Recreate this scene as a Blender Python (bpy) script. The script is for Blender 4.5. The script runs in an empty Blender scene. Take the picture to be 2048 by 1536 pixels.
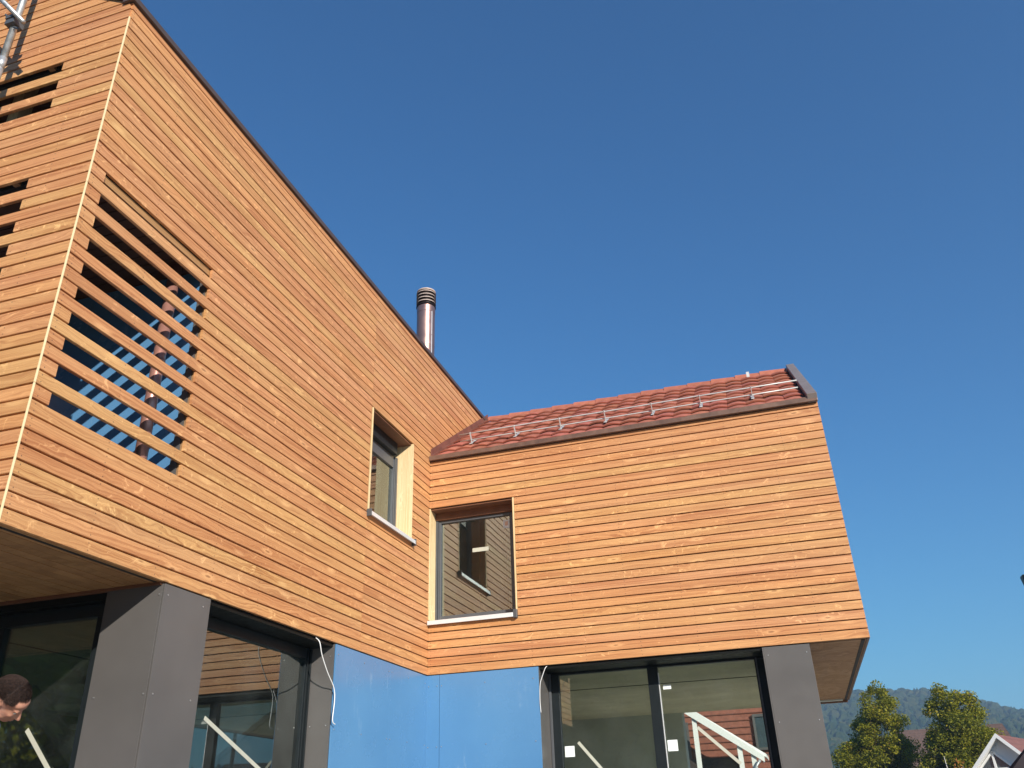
import bpy, bmesh, math, random
from mathutils import Vector, Matrix, noise
random.seed(7)
sc = bpy.context.scene
COL = sc.collection
PI = math.pi

# ------------------------------------------------------------------ camera, sky, sun, exposure
CAM = Vector((3.709, -8.805, 1.6))
RX = Vector((0.95245062, 0.30294306, -0.03260853))
UP = Vector((0.16798244, -0.43279938, 0.88570119))
FW = Vector((-0.25420408, 0.84906431, 0.46310915))
cd = bpy.data.cameras.new('camera'); cam = bpy.data.objects.new('camera', cd); COL.objects.link(cam)
M = Matrix((( RX.x, UP.x, -FW.x, CAM.x), (RX.y, UP.y, -FW.y, CAM.y), (RX.z, UP.z, -FW.z, CAM.z), (0, 0, 0, 1)))
cam.matrix_world = M
cd.sensor_width = 36; cd.lens = 1682.2/2048*36; cd.clip_start = 0.05; cd.clip_end = 6000
sc.camera = cam

S = Vector((1.613, -1.77, 1.03)).normalized()                       # towards the sun
EL = math.asin(S.z); AZ = math.atan2(S.x, S.y)
w = bpy.data.worlds.new('World'); sc.world = w; w.use_nodes = True
nt = w.node_tree; bg = nt.nodes['Background']
sky = nt.nodes.new('ShaderNodeTexSky'); sky.sky_type = 'NISHITA'; sky.sun_disc = False
sky.sun_elevation = EL; sky.sun_rotation = AZ; sky.altitude = 500; sky.air_density = 1.0; sky.dust_density = 0.1; sky.ozone_density = 10.0
sx = nt.nodes.new('ShaderNodeSeparateColor'); cx = nt.nodes.new('ShaderNodeCombineColor'); nt.links.new(sky.outputs[0], sx.inputs[0])
for i in range(3):                                                  # the camera's soft shoulder: c / sqrt(1 + k c^2)
    q = [nt.nodes.new('ShaderNodeMath') for _ in range(4)]
    q[0].operation = 'MULTIPLY'; nt.links.new(sx.outputs[i], q[0].inputs[0]); nt.links.new(sx.outputs[i], q[0].inputs[1])
    q[1].operation = 'MULTIPLY_ADD'; nt.links.new(q[0].outputs[0], q[1].inputs[0]); q[1].inputs[1].default_value = .021; q[1].inputs[2].default_value = 1
    q[2].operation = 'SQRT'; nt.links.new(q[1].outputs[0], q[2].inputs[0])
    q[3].operation = 'DIVIDE'; nt.links.new(sx.outputs[i], q[3].inputs[0]); nt.links.new(q[2].outputs[0], q[3].inputs[1]); g_ = nt.nodes.new('ShaderNodeMath'); g_.operation = 'MULTIPLY'; g_.inputs[1].default_value = (.80, 1.03, 1.0)[i]; nt.links.new(q[3].outputs[0], g_.inputs[0]); nt.links.new(g_.outputs[0], cx.inputs[i])
nt.links.new(cx.outputs[0], bg.inputs[0]); bg.inputs[1].default_value = 0.113
ld = bpy.data.lights.new('sun', 'SUN'); ld.energy = 5.0; ld.angle = math.radians(0.53); ld.color = (1.0, 0.93, 0.82)
sun = bpy.data.objects.new('sun', ld); COL.objects.link(sun); sun.rotation_euler = S.to_track_quat('Z', 'Y').to_euler(); sun.location = (10, -12, 14)
sc.view_settings.view_transform = 'Standard'; sc.view_settings.look = 'None'; sc.view_settings.exposure = 0.58
sc.view_settings.gamma = 1; sc.view_settings.use_curve_mapping = False

# ------------------------------------------------------------------ helpers
def tag(o, label=None, cat=None, group=None, kind=None):
    if label: o['label'] = label
    if cat: o['category'] = cat
    if group: o['group'] = group
    if kind: o['kind'] = kind
    return o

def empty(name, loc=(0, 0, 0), rz=0, parent=None):
    o = bpy.data.objects.new(name, None); COL.objects.link(o); o.location = loc; o.rotation_euler = (0, 0, rz)
    o.empty_display_size = 0.2
    if parent: o.parent = parent
    return o

class MB:
    def __init__(s): s.v = []; s.f = []
    def box(s, x0, x1, y0, y1, z0, z1):
        n = len(s.v)
        s.v += [(x0,y0,z0),(x1,y0,z0),(x1,y1,z0),(x0,y1,z0),(x0,y0,z1),(x1,y0,z1),(x1,y1,z1),(x0,y1,z1)]
        s.f += [tuple(n+i for i in q) for q in ((0,3,2,1),(4,5,6,7),(0,1,5,4),(1,2,6,5),(2,3,7,6),(3,0,4,7))]
        return s
    def hexa(s, p):                                               # eight corners: bottom ring, top ring
        n = len(s.v); s.v += [tuple(q) for q in p]
        s.f += [tuple(n+i for i in q) for q in ((0,3,2,1),(4,5,6,7),(0,1,5,4),(1,2,6,5),(2,3,7,6),(3,0,4,7))]
        return s
    def prism(s, prof, x0, x1):                                    # profile in (y, z), extruded along x
        n = len(s.v); k = len(prof)
        s.v += [(x0, a, b) for a, b in prof] + [(x1, a, b) for a, b in prof]
        for i in range(k):
            j = (i+1) % k; s.f.append((n+i, n+j, n+k+j, n+k+i))
        s.f.append(tuple(n+i for i in reversed(range(k)))); s.f.append(tuple(n+k+i for i in range(k)))
        return s
    def tube(s, pts, rad, seg=10, caps=True):
        pts = [Vector(p) for p in pts]; n = len(s.v); a = None
        for i, p in enumerate(pts):
            d = (pts[min(i+1, len(pts)-1)]-pts[max(i-1, 0)]).normalized()
            if a is None: a = d.orthogonal().normalized()
            else: a = (a-d*a.dot(d)).normalized()
            b = d.cross(a); rr = rad[i] if isinstance(rad, (list, tuple)) else rad
            for j in range(seg):
                t = 2*PI*j/seg; s.v.append(tuple(p+(a*math.cos(t)+b*math.sin(t))*rr))
        for i in range(len(pts)-1):
            for j in range(seg):
                q = (j+1) % seg; s.f.append((n+i*seg+j, n+i*seg+q, n+(i+1)*seg+q, n+(i+1)*seg+j))
        if caps:
            s.f.append(tuple(n+j for j in reversed(range(seg)))); m = n+(len(pts)-1)*seg; s.f.append(tuple(m+j for j in range(seg)))
        return s
    def mesh(s, name, mat=None, smooth=False):
        m = bpy.data.meshes.new(name); m.from_pydata(s.v, [], s.f); m.update()
        if mat: m.materials.append(mat)
        if smooth: m.polygons.foreach_set('use_smooth', [True]*len(m.polygons))
        return m
    def build(s, name, mat, parent=None, smooth=False, bev=0):
        return put(name, s.mesh(name, mat, smooth), parent, bev=bev)

def put(name, mesh, parent=None, loc=(0, 0, 0), rot=(0, 0, 0), bev=0, color=None):
    o = bpy.data.objects.new(name, mesh); COL.objects.link(o); o.location = loc; o.rotation_euler = rot
    if parent: o.parent = parent
    if color: o.color = (*color, 1)
    if bev:
        b = o.modifiers.new('bevel', 'BEVEL'); b.width = bev; b.segments = 2; b.limit_method = 'ANGLE'
    return o

def box(name, mat, parent, x0, x1, y0, y1, z0, z1, bev=0): return MB().box(x0, x1, y0, y1, z0, z1).build(name, mat, parent, bev=bev)

# ------------------------------------------------------------------ materials
def newmat(name):
    m = bpy.data.materials.new(name); m.use_nodes = True; n = m.node_tree
    return m, n, n.nodes['Principled BSDF']
def nd(n, t, **k):
    o = n.nodes.new(t)
    for a, b in k.items():
        if a.startswith('i_'): o.inputs[int(a[2:]) if a[2:].isdigit() else a[2:]].default_value = b
        else: setattr(o, a, b)
    return o
def lk(n, a, b): n.links.new(a, b)
def math_(n, op, a, b=None, c=None, clamp=False):
    o = n.nodes.new('ShaderNodeMath'); o.operation = op; o.use_clamp = clamp
    for i, x in enumerate((a, b, c)):
        if x is None: continue
        if isinstance(x, (int, float)): o.inputs[i].default_value = x
        else: lk(n, x, o.inputs[i])
    return o.outputs[0]
def mixc(n, fac, a, b, mode='MIX'):
    o = n.nodes.new('ShaderNodeMix'); o.data_type = 'RGBA'; o.blend_type = mode; o.clamp_factor = True
    for i, x in ((0, fac), (6, a), (7, b)):
        if isinstance(x, (int, float)): o.inputs[i].default_value = x
        elif isinstance(x, (tuple, list)): o.inputs[i].default_value = (*x[:3], 1)
        else: lk(n, x, o.inputs[i])
    return o.outputs[2]
def maprange(n, v, a, b, c=0.0, d=1.0, smooth=True):
    o = n.nodes.new('ShaderNodeMapRange'); o.interpolation_type = 'SMOOTHSTEP' if smooth else 'LINEAR'
    lk(n, v, o.inputs[0]); o.inputs[1].default_value = a; o.inputs[2].default_value = b; o.inputs[3].default_value = c; o.inputs[4].default_value = d
    return o.outputs[0]
def noise_(n, vec, scale, detail=2, rough=.5, dist=0):
    o = nd(n, 'ShaderNodeTexNoise'); o.inputs['Scale'].default_value = scale; o.inputs['Detail'].default_value = detail
    o.inputs['Roughness'].default_value = rough; o.inputs['Distortion'].default_value = dist
    if vec is not None: lk(n, vec, o.inputs['Vector'])
    return o.outputs[0]
def mapped(n, vec, sx, sy, sz):
    o = nd(n, 'ShaderNodeVectorMath', operation='MULTIPLY'); lk(n, vec, o.inputs[0]); o.inputs[1].default_value = (sx, sy, sz)
    return o.outputs[0]
def bump(n, b, h, strength, dist):
    o = nd(n, 'ShaderNodeBump'); o.inputs['Strength'].default_value = strength; o.inputs['Distance'].default_value = dist
    lk(n, h, o.inputs['Height']); lk(n, o.outputs[0], b.inputs['Normal'])

def simple(name, col, rough=.5, metal=0, var=.12, scale=6, bmp=0, bscale=60, spec=.5, objcol=False):
    m, n, b = newmat(name)
    tc = nd(n, 'ShaderNodeTexCoord').outputs['Object']
    f = noise_(n, tc, scale, 4, .6)
    f = maprange(n, f, .25, .75, 0, 1, False)
    c = mixc(n, f, tuple(x*(1-var) for x in col), tuple(x*(1+var) for x in col))
    if objcol:
        oi = nd(n, 'ShaderNodeObjectInfo'); c = mixc(n, 1.0, c, oi.outputs['Color'], 'MULTIPLY')
    lk(n, c, b.inputs['Base Color']); b.inputs['Metallic'].default_value = metal
    r = noise_(n, tc, scale*2.3, 3, .6); lk(n, maprange(n, r, .2, .8, max(rough-.08, 0), min(rough+.1, 1), False), b.inputs['Roughness'])
    b.inputs['Specular IOR Level'].default_value = spec
    if bmp: bump(n, b, noise_(n, tc, bscale, 4, .6), bmp, .002)
    return m

def larch(name, dark, light, pale, rough=.5, knots=1.0, axis='x'):
    m, n, b = newmat(name)
    tc = nd(n, 'ShaderNodeTexCoord').outputs['Object']; oi = nd(n, 'ShaderNodeObjectInfo')
    if axis == 'z':
        sw = nd(n, 'ShaderNodeSeparateXYZ'); lk(n, tc, sw.inputs[0]); cb = nd(n, 'ShaderNodeCombineXYZ')
        lk(n, sw.outputs[2], cb.inputs[0]); lk(n, sw.outputs[1], cb.inputs[1]); lk(n, math_(n, 'ADD', sw.outputs[0], math_(n, 'MULTIPLY', sw.outputs[1], .7)), cb.inputs[2]); tc = cb.outputs[0]
    off = nd(n, 'ShaderNodeVectorMath', operation='SCALE'); off.inputs[0].default_value = (53, 17, 31); lk(n, oi.outputs['Random'], off.inputs['Scale'])
    ad = nd(n, 'ShaderNodeVectorMath', operation='ADD'); lk(n, tc, ad.inputs[0]); lk(n, off.outputs[0], ad.inputs[1]); v = ad.outputs[0]
    # the grain bends around the knots and wanders along the board
    vk = nd(n, 'ShaderNodeTexVoronoi', feature='F1'); lk(n, mapped(n, v, 2.7, .01, 10), vk.inputs['Vector']); vk.inputs['Scale'].default_value = 1.0
    d = vk.outputs['Distance']; sel = nd(n, 'ShaderNodeSeparateColor'); lk(n, vk.outputs['Color'], sel.inputs[0])
    pick = maprange(n, sel.outputs[0], .45, .5)
    near = math_(n, 'MULTIPLY', maprange(n, d, .05, .42, 1, 0), pick)
    wob = noise_(n, mapped(n, v, 1.6, 1, 6), 1.0, 3, .55)
    wob2 = noise_(n, mapped(n, v, 5, 1, 16), 1.0, 2, .5)
    sp = nd(n, 'ShaderNodeSeparateXYZ'); lk(n, v, sp.inputs[0])
    amp = math_(n, 'MULTIPLY', maprange(n, oi.outputs['Random'], .2, .9, .03, .22, False), wob)
    zz = math_(n, 'ADD', math_(n, 'ADD', sp.outputs[2], amp), math_(n, 'ADD', math_(n, 'MULTIPLY', near, .022), math_(n, 'MULTIPLY', wob2, .008)))
    cb = nd(n, 'ShaderNodeCombineXYZ'); lk(n, math_(n, 'MULTIPLY', sp.outputs[0], .7), cb.inputs[0]); lk(n, math_(n, 'MULTIPLY', zz, 78), cb.inputs[2])
    ring = noise_(n, cb.outputs[0], 1.0, 4, .6)
    ring = maprange(n, ring, .38, .66)
    cb2 = nd(n, 'ShaderNodeCombineXYZ'); lk(n, math_(n, 'MULTIPLY', sp.outputs[0], 9), cb2.inputs[0]); lk(n, math_(n, 'MULTIPLY', zz, 420), cb2.inputs[2])
    fine = noise_(n, cb2.outputs[0], 1.0, 3, .6)
    slow = maprange(n, noise_(n, mapped(n, v, 1.1, 1, 9), 1.0, 2, .5), .3, .7)
    c = mixc(n, ring, light, dark)
    c = mixc(n, math_(n, 'MULTIPLY', slow, .36), c, pale)
    c = mixc(n, maprange(n, fine, .3, .75, 0, .35), c, tuple(x*.7 for x in dark))
    # pale polished scuffs and halos beside the knots
    sc1 = noise_(n, mapped(n, v, 11, 1, 15), 1.0, 3, .7, 1.2)
    gate = maprange(n, noise_(n, mapped(n, v, .9, 1, 3), 2.0, 1, .5), .45, .56)
    c = mixc(n, math_(n, 'MULTIPLY', math_(n, 'MULTIPLY', maprange(n, sc1, .57, .72), gate), .6*knots), c, tuple(min(1, x*1.35) for x in pale))
    halo = math_(n, 'MULTIPLY', math_(n, 'MULTIPLY', maprange(n, d, .1, .3, 1, 0), pick), .5*knots)
    c = mixc(n, halo, c, tuple(min(1, x*1.15) for x in pale))
    kn = math_(n, 'MULTIPLY', maprange(n, d, .045, .11, 1, 0), pick)
    kr = math_(n, 'ABSOLUTE', math_(n, 'SINE', math_(n, 'MULTIPLY', d, 90)))
    c = mixc(n, math_(n, 'MULTIPLY', kn, .7*knots), c, mixc(n, kr, tuple(x*.75 for x in dark), tuple(x*.45 for x in dark)))
    if axis == 'x':                                                  # pairs of small nail heads over every batten
        s0 = nd(n, 'ShaderNodeSeparateXYZ'); lk(n, nd(n, 'ShaderNodeTexCoord').outputs['Object'], s0.inputs[0])
        fx = math_(n, 'SUBTRACT', math_(n, 'MULTIPLY', math_(n, 'FRACT', math_(n, 'DIVIDE', math_(n, 'ADD', s0.outputs[0], math_(n, 'MULTIPLY', wob, .03)), .5775)), .5775), .045)
        fz = math_(n, 'SUBTRACT', math_(n, 'ABSOLUTE', math_(n, 'SUBTRACT', s0.outputs[2], .04)), .021)
        dn = math_(n, 'SQRT', math_(n, 'ADD', math_(n, 'MULTIPLY', fx, fx), math_(n, 'MULTIPLY', fz, fz)))
        c = mixc(n, maprange(n, dn, .0028, .0055, .75, 0), c, (.09, .06, .045))
    c = mixc(n, 1.0, c, oi.outputs['Color'], 'MULTIPLY')
    lk(n, c, b.inputs['Base Color'])
    lk(n, maprange(n, ring, 0, 1, rough-.06, rough+.08, False), b.inputs['Roughness']); b.inputs['Specular IOR Level'].default_value = .35
    bump(n, b, math_(n, 'ADD', math_(n, 'MULTIPLY', ring, .6), fine), .35, .0015)
    return m

def glassmat(name, tint, base, gain):
    m = bpy.data.materials.new(name); m.use_nodes = True; n = m.node_tree; n.nodes.clear()
    out = nd(n, 'ShaderNodeOutputMaterial'); tr = nd(n, 'ShaderNodeBsdfTransparent'); tr.inputs[0].default_value = (*tint, 1)
    gl = nd(n, 'ShaderNodeBsdfGlossy'); gl.inputs['Roughness'].default_value = 0.0; gl.inputs[0].default_value = (.9, .97, .93, 1)
    fr = nd(n, 'ShaderNodeFresnel'); fr.inputs[0].default_value = 1.5
    tc = nd(n, 'ShaderNodeTexCoord').outputs['Object']
    bp = nd(n, 'ShaderNodeBump'); bp.inputs['Strength'].default_value = .05; bp.inputs['Distance'].default_value = .02
    lk(n, noise_(n, tc, 1.3, 1, .4), bp.inputs['Height']); lk(n, bp.outputs[0], gl.inputs['Normal'])
    f = math_(n, 'ADD', math_(n, 'MULTIPLY', fr.outputs[0], gain), base, clamp=True)
    mx = nd(n, 'ShaderNodeMixShader'); lk(n, f, mx.inputs[0]); lk(n, tr.outputs[0], mx.inputs[1]); lk(n, gl.outputs[0], mx.inputs[2])
    dif = nd(n, 'ShaderNodeBsdfDiffuse'); dif.inputs[0].default_value = (.6, .62, .6, 1)     # thin film of building dust
    mx2 = nd(n, 'ShaderNodeMixShader'); lk(n, maprange(n, noise_(n, tc, 2.2, 5, .65), .45, .8, .006, .035, False), mx2.inputs[0])
    lk(n, mx.outputs[0], mx2.inputs[1]); lk(n, dif.outputs[0], mx2.inputs[2]); lk(n, mx2.outputs[0], out.inputs[0])
    return m

def stripes(name, c1, c2, period, axis, rough=.6):                 # roof courses on far houses
    m, n, b = newmat(name); tc = nd(n, 'ShaderNodeTexCoord').outputs['Object']
    sp = nd(n, 'ShaderNodeSeparateXYZ'); lk(n, tc, sp.inputs[0])
    s_ = math_(n, 'FRACT', math_(n, 'DIVIDE', sp.outputs[axis], period))
    c = mixc(n, maprange(n, noise_(n, tc, 5, 5, .7), .3, .7), c1, c2)
    c = mixc(n, maprange(n, s_, 0, .18, .6, 0), c, tuple(x*.3 for x in c1))
    lk(n, c, b.inputs['Base Color']); b.inputs['Roughness'].default_value = rough
    return m

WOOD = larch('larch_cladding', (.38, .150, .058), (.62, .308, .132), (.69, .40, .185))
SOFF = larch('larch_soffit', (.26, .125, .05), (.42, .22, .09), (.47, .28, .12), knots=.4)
PALE = larch('spruce_board', (.62, .42, .20), (.78, .60, .34), (.82, .68, .44), knots=.5, axis='z')
EDGE = simple('spruce_edge', (.80, .62, .36), .5, var=.08, scale=20)
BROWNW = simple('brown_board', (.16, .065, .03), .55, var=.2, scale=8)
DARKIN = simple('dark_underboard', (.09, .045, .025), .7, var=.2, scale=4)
BATTEN = simple('batten_wood', (.30, .17, .08), .6, var=.2, scale=14)
MEMB = simple('black_membrane', (.012, .011, .010), .7, var=.2)
COLM = simple('fibre_cement_panel', (.096, .090, .087), .42, var=.13, scale=1.6, bmp=.15, bscale=300)
FRAME = simple('anthracite_frame', (.012, .016, .018), .38, var=.1, scale=9, spec=.28)
FRAME2 = simple('grey_window_frame', (.075, .08, .088), .38, var=.1, scale=9)
BLACKM = simple('black_head_panel', (.005, .006, .005), .5, var=.1, spec=.2)
COPPER = simple('brown_copper_sheet', (.165, .095, .068), .45, metal=.25, var=.35, scale=7, bmp=.15, bscale=30)
COPNEW = simple('new_copper_pipe', (.52, .26, .21), .32, metal=.55, var=.15, scale=5)
FLUE = simple('copper_coated_flue', (.36, .22, .19), .36, metal=.8, var=.12, scale=4, bmp=.1, bscale=20)
FLUED = simple('flue_cap_dark', (.03, .022, .02), .35, metal=.6)
FLUER = simple('flue_cap_ring', (.60, .48, .42), .4, metal=.15)
ALU = simple('bright_aluminium', (.80, .81, .82), .38, metal=.35, var=.05)
GALV = simple('galvanised_steel', (.50, .51, .52), .45, metal=.7, var=.35, scale=22, bmp=.2, bscale=40)
STEEL = simple('guard_rail_steel', (.55, .55, .54), .5, metal=.3, var=.15, scale=12)
CONC = simple('concrete_ceiling', (.72, .64, .46), .8, var=.2, scale=1.5)
PLAST = simple('grey_plaster', (.52, .54, .48), .9, var=.12, scale=1.2)
DARKW = simple('dark_inner_wall', (.40, .39, .33), .8, var=.25, scale=1.4)
DOORB = simple('brown_inner_board', (.085, .042, .022), .6, var=.15, scale=3)
WHITE = simple('white_paint', (.80, .80, .78), .5, var=.04)
TAPE = simple('cream_tape', (.46, .46, .38), .6, var=.08, scale=20)
STICK = simple('white_sticker', (.78, .82, .80), .5, var=.03)
CABLE = simple('white_cable', (.78, .78, .78), .35, var=.03)
SCREW = simple('steel_screw', (.5, .5, .5), .4, metal=.8)
TILE = simple('red_roof_tile', (.36, .125, .082), .8, var=.24, scale=7, bmp=.35, bscale=90, objcol=True, spec=.2)
TREAD = simple('stair_tread', (.85, .80, .68), .5)
BARK = simple('bark', (.10, .075, .05), .9, var=.3, scale=12, bmp=.5, bscale=25)
SKIN = None

def bluemat():
    m, n, b = newmat('blue_facade_panel'); tc = nd(n, 'ShaderNodeTexCoord').outputs['Object']
    c = mixc(n, maprange(n, noise_(n, tc, .8, 3, .5), .3, .7), (.076, .205, .395), (.092, .235, .43))
    v = mapped(n, tc, 2.6, 2.6, .55)
    st = noise_(n, v, 2.4, 5, .72, .4); gate = maprange(n, noise_(n, mapped(n, tc, 5, 5, 3), 1.0, 2, .5), .48, .68)
    c = mixc(n, math_(n, 'MULTIPLY', maprange(n, st, .56, .8), gate), c, (.27, .40, .54))
    lk(n, c, b.inputs['Base Color']); lk(n, maprange(n, noise_(n, tc, 3, 4, .6), .3, .7, .18, .32, False), b.inputs['Roughness'])
    b.inputs['Specular IOR Level'].default_value = .5
    return m
BLUE = bluemat()
GLASS = glassmat('window_glass', (.90, .95, .91), .15, 1.0)
GLASS_LOW = glassmat('window_glass_front', (.93, .97, .93), .075, .8)

# ------------------------------------------------------------------ dimensions measured from the photograph
Z0 = 3.0465; H = .09; W = 4.51; L = 5.649
z_ = lambda k: Z0+H*k
RSL = .667; RZ = 5.57                                               # roof slope and eave height of the low wing
LSL = .585; LEZ = 6.99                                              # roof slope and eave height of the tall wing
LWX = -5.0; LRX = -2.5; BACK = 5.18

# ------------------------------------------------------------------ ground and hills
def ground():
    m, n, b = newmat('grass_and_gravel'); tc = nd(n, 'ShaderNodeTexCoord').outputs['Object']
    big = maprange(n, noise_(n, tc, .05, 4, .6), .4, .6); fine = noise_(n, tc, 9, 5, .7)
    c = mixc(n, big, mixc(n, fine, (.05, .07, .02), (.10, .11, .04)), mixc(n, fine, (.10, .085, .06), (.20, .18, .15)))
    lk(n, c, b.inputs['Base Color']); b.inputs['Roughness'].default_value = .95; bump(n, b, fine, .6, .03)
    v = []; f = []; rings = [0, 6, 15, 40, 100, 220, 500, 1200, 2600]; seg = 48
    v.append((0, 0, 0))
    for r in rings[1:]:
        for j in range(seg):
            a = 2*PI*j/seg; v.append((r*math.cos(a), r*math.sin(a), 0))
    for j in range(seg): f.append((0, 1+j, 1+(j+1) % seg))
    for i in range(len(rings)-2):
        for j in range(seg):
            q = (j+1) % seg; f.append((1+i*seg+j, 1+(i+1)*seg+j, 1+(i+1)*seg+q, 1+i*seg+q))
    mm = bpy.data.meshes.new('ground'); mm.from_pydata(v, [], f); mm.materials.append(m)
    tag(put('ground', mm), kind='structure')
ground()
GRAV = simple('bounce_gravel', (.44, .41, .36), .95, var=.25, scale=25, bmp=.6, bscale=60)
fc = MB(); fc.v = [(-.4, -4.2, .004), (-.4, -14, .004), (14, -14, .004), (14, 12, .004), (3.96, 12, .004), (3.96, -4.2, .004), (3.96, 0, .004), (-.4, 0, .004)]
fc.f = [(0, 1, 2, 5), (5, 2, 3, 4, 6), (0, 5, 6, 7)]
tag(fc.build('bounce_sheet', GRAV), kind='structure')  # unseen pale sheet, added so the right soffit gets more bounced light

def hill_el(az):                                                    # elevation of the forested crest seen from the garden, in degrees
    P = [(-60, 5.0), (-30, 6.4), (0, 6.35), (2, 6.15), (5, 6.0), (7.5, 5.75), (9, 5.35), (10.6, 4.85), (12.2, 4.3), (16, 3.4), (25, 3.0), (45, 4.0), (70, 3)]
    for (a, x), (b, y) in zip(P, P[1:]):
        if a <= az <= b: return x+(y-x)*(az-a)/(b-a)
    return P[0][1] if az < -60 else P[-1][1]
def hill_z(az, d):
    top = math.tan(math.radians(hill_el(az)))*760-9
    t = max(0, min(1, (d-320)/440)); s_ = t*t*(3-2*t)*.55+t*.45
    z = top*s_*(1 if d < 760 else max(0, 1-(d-760)/900)) + 7*noise.noise(Vector((az*.12, d*.006, 3)))*t
    return max(z, -1)
def hill():
    m, n, b = newmat('forest_floor'); tc = nd(n, 'ShaderNodeTexCoord').outputs['Object']
    c = mixc(n, noise_(n, tc, .03, 6, .7), (.02, .035, .018), (.06, .06, .025)); lk(n, c, b.inputs['Base Color']); b.inputs['Roughness'].default_value = 1
    v = []; f = []; azs = [-70+2*i for i in range(71)]; ds = [300+30*i for i in range(42)]
    for a in azs:
        for d in ds:
            r = math.radians(a); v.append((CAM.x+d*math.sin(r), CAM.y+d*math.cos(r), hill_z(a, d)-.3))
    k = len(ds)
    for i in range(len(azs)-1):
        for j in range(k-1): f.append((i*k+j, (i+1)*k+j, (i+1)*k+j+1, i*k+j+1))
    mm = bpy.data.meshes.new('hill'); mm.from_pydata(v, [], f); mm.materials.append(m)
    mm.polygons.foreach_set('use_smooth', [True]*len(mm.polygons))
    tag(put('hill', mm), kind='structure')
    # the wood on it: thousands of crowns, one mass
    m2, n, b = newmat('far_foliage'); at = nd(n, 'ShaderNodeAttribute'); at.attribute_name = 'tone'
    tc = nd(n, 'ShaderNodeTexCoord').outputs['Object']
    c = mixc(n, at.outputs['Fac'], (.018, .04, .02), (.085, .075, .025)); c = mixc(n, maprange(n, noise_(n, tc, .6, 4, .7), .3, .7), c, (.03, .04, .015))
    lk(n, c, b.inputs['Base Color']); b.inputs['Roughness'].default_value = 1; b.inputs['Specular IOR Level'].default_value = .1
    rnd = random.Random(3); v = []; f = []; tone = []
    for i in range(11000):
        az = rnd.uniform(-8, 26) if i < 9000 else rnd.uniform(-45, 60)
        d = rnd.uniform(330, 800); r = math.radians(az); z = hill_z(az, d)
        h = rnd.uniform(8, 15); wd = h*rnd.uniform(.22, .42); con = rnd.random() < .35
        t = 0 if con else min(1, max(0, rnd.gauss(.35, .3))); if_ = len(v); cx = CAM.x+d*math.sin(r); cy = CAM.y+d*math.cos(r); seg = 6
        prof = [(.6, .0), (1, .25), (.62, .6), (.3, .82)] if con else [(.7, .1), (1.1, .4), (.95, .72), (.45, .93)]
        for pr, pz in prof:
            for q in range(seg):
                a = 2*PI*q/seg+rnd.uniform(-.3, .3); k = pr*wd*rnd.uniform(.75, 1.2)
                v.append((cx+k*math.cos(a), cy+k*math.sin(a), z+h*(pz+rnd.uniform(-.05, .05))))
        v.append((cx, cy, z+h))
        for a in range(3):
            for q in range(seg): p = (q+1) % seg; f.append((if_+a*seg+q, if_+a*seg+p, if_+(a+1)*seg+p, if_+(a+1)*seg+q)); tone.append(t)
        for q in range(seg): f.append((if_+3*seg+q, if_+3*seg+(q+1) % seg, if_+4*seg)); tone.append(t)
    mm = bpy.data.meshes.new('forest'); mm.from_pydata(v, [], f); mm.materials.append(m2)
    at_ = mm.attributes.new('tone', 'FLOAT', 'FACE'); at_.data.foreach_set('value', tone)
    tag(put('forest', mm), 'mixed dark green wood covering the hazy hill behind the houses', 'forest', kind='stuff')
hill()

# ------------------------------------------------------------------ the timber house
house = empty('timber_house')
tag(house, 'new two-winged house clad in orange larch boards with a red tiled roof', 'house')

def tint(kind=None, rnd=random):
    t = rnd.random()
    g = rnd.uniform(.97, 1.04)
    if kind == 'y': return (g*1.03, g*1.12, g*1.03)
    if kind == 'r': return (g*.96, g*.90, g*.87)
    if t < .12: return (g*1.03, g*1.07, g*1.02)
    if t < .30: return (g*.98, g*.94, g*.93)
    if t < .42: return (g*1.06, g*1.04, g*.98)
    return (g, g*rnd.uniform(.96, 1.03), g*rnd.uniform(.92, 1.04))

def board(parent, x0, x1, k, face, wallz=0, col=None, h=.0788, th=.021, mat=WOOD, name='board', z=None, cut=0):
    """one board: face 'x' lies in plane x=0 and runs along y, face 'y' in plane y=const and runs along x"""
    l = x1-x0
    if l < .01: return
    c = .0022; zb = (z_(k) if z is None else z)+.0056+random.uniform(-.0009, .0009); th2 = th
    pr = random.uniform(-.0012, .0012)                               # boards stand a hair proud or back
    prof = [(c+pr, 0), (th2, 0), (th2, h), (c+pr, h), (pr, h-c), (pr, c)]
    mb = MB(); nn = 2
    mb.prism([(a, b_) for a, b_ in reversed(prof)], 0, l)
    if cut:                                                          # both ends follow the roof slope
        mb.v = [(x_+(-1 if x_ > l/2 else 1)*(c_/h)*cut, b_, c_) for x_, b_, c_ in mb.v]
    m = mb.mesh('board', mat)
    if face == 'x': o = put(name, m, parent, (wallz, x0, zb), (0, 0, PI/2))
    else: o = put(name, m, parent, (x0, wallz, zb))
    o.color = (*(col or tint()), 1)
    return o

def backing(name, parent, u0, u1, z0, z1, holes, depth0, depth1, face, extra=None):
    """dark sheathing behind the boards, left open at the holes"""
    us = sorted({u0, u1, *[q for h in holes for q in h[:2]]}); zs = sorted({z0, z1, *[q for h in holes for q in h[2:]]}); mb = MB()
    for a, b in zip(us, us[1:]):
        run = None
        for c, d in list(zip(zs, zs[1:]))+[(None, None)]:
            op = c is None or any(h[0] <= (a+b)/2 <= h[1] and h[2] <= (c+d)/2 <= h[3] for h in holes)
            if op:
                if run:
                    if face == 'x': mb.box(-depth1, -depth0, a, b, *run)
                    else: mb.box(a, b, depth0, depth1, *run)
                run = None
            else: run = (run[0], d) if run else (c, d)
    return mb.build(name, MEMB, parent)

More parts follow.
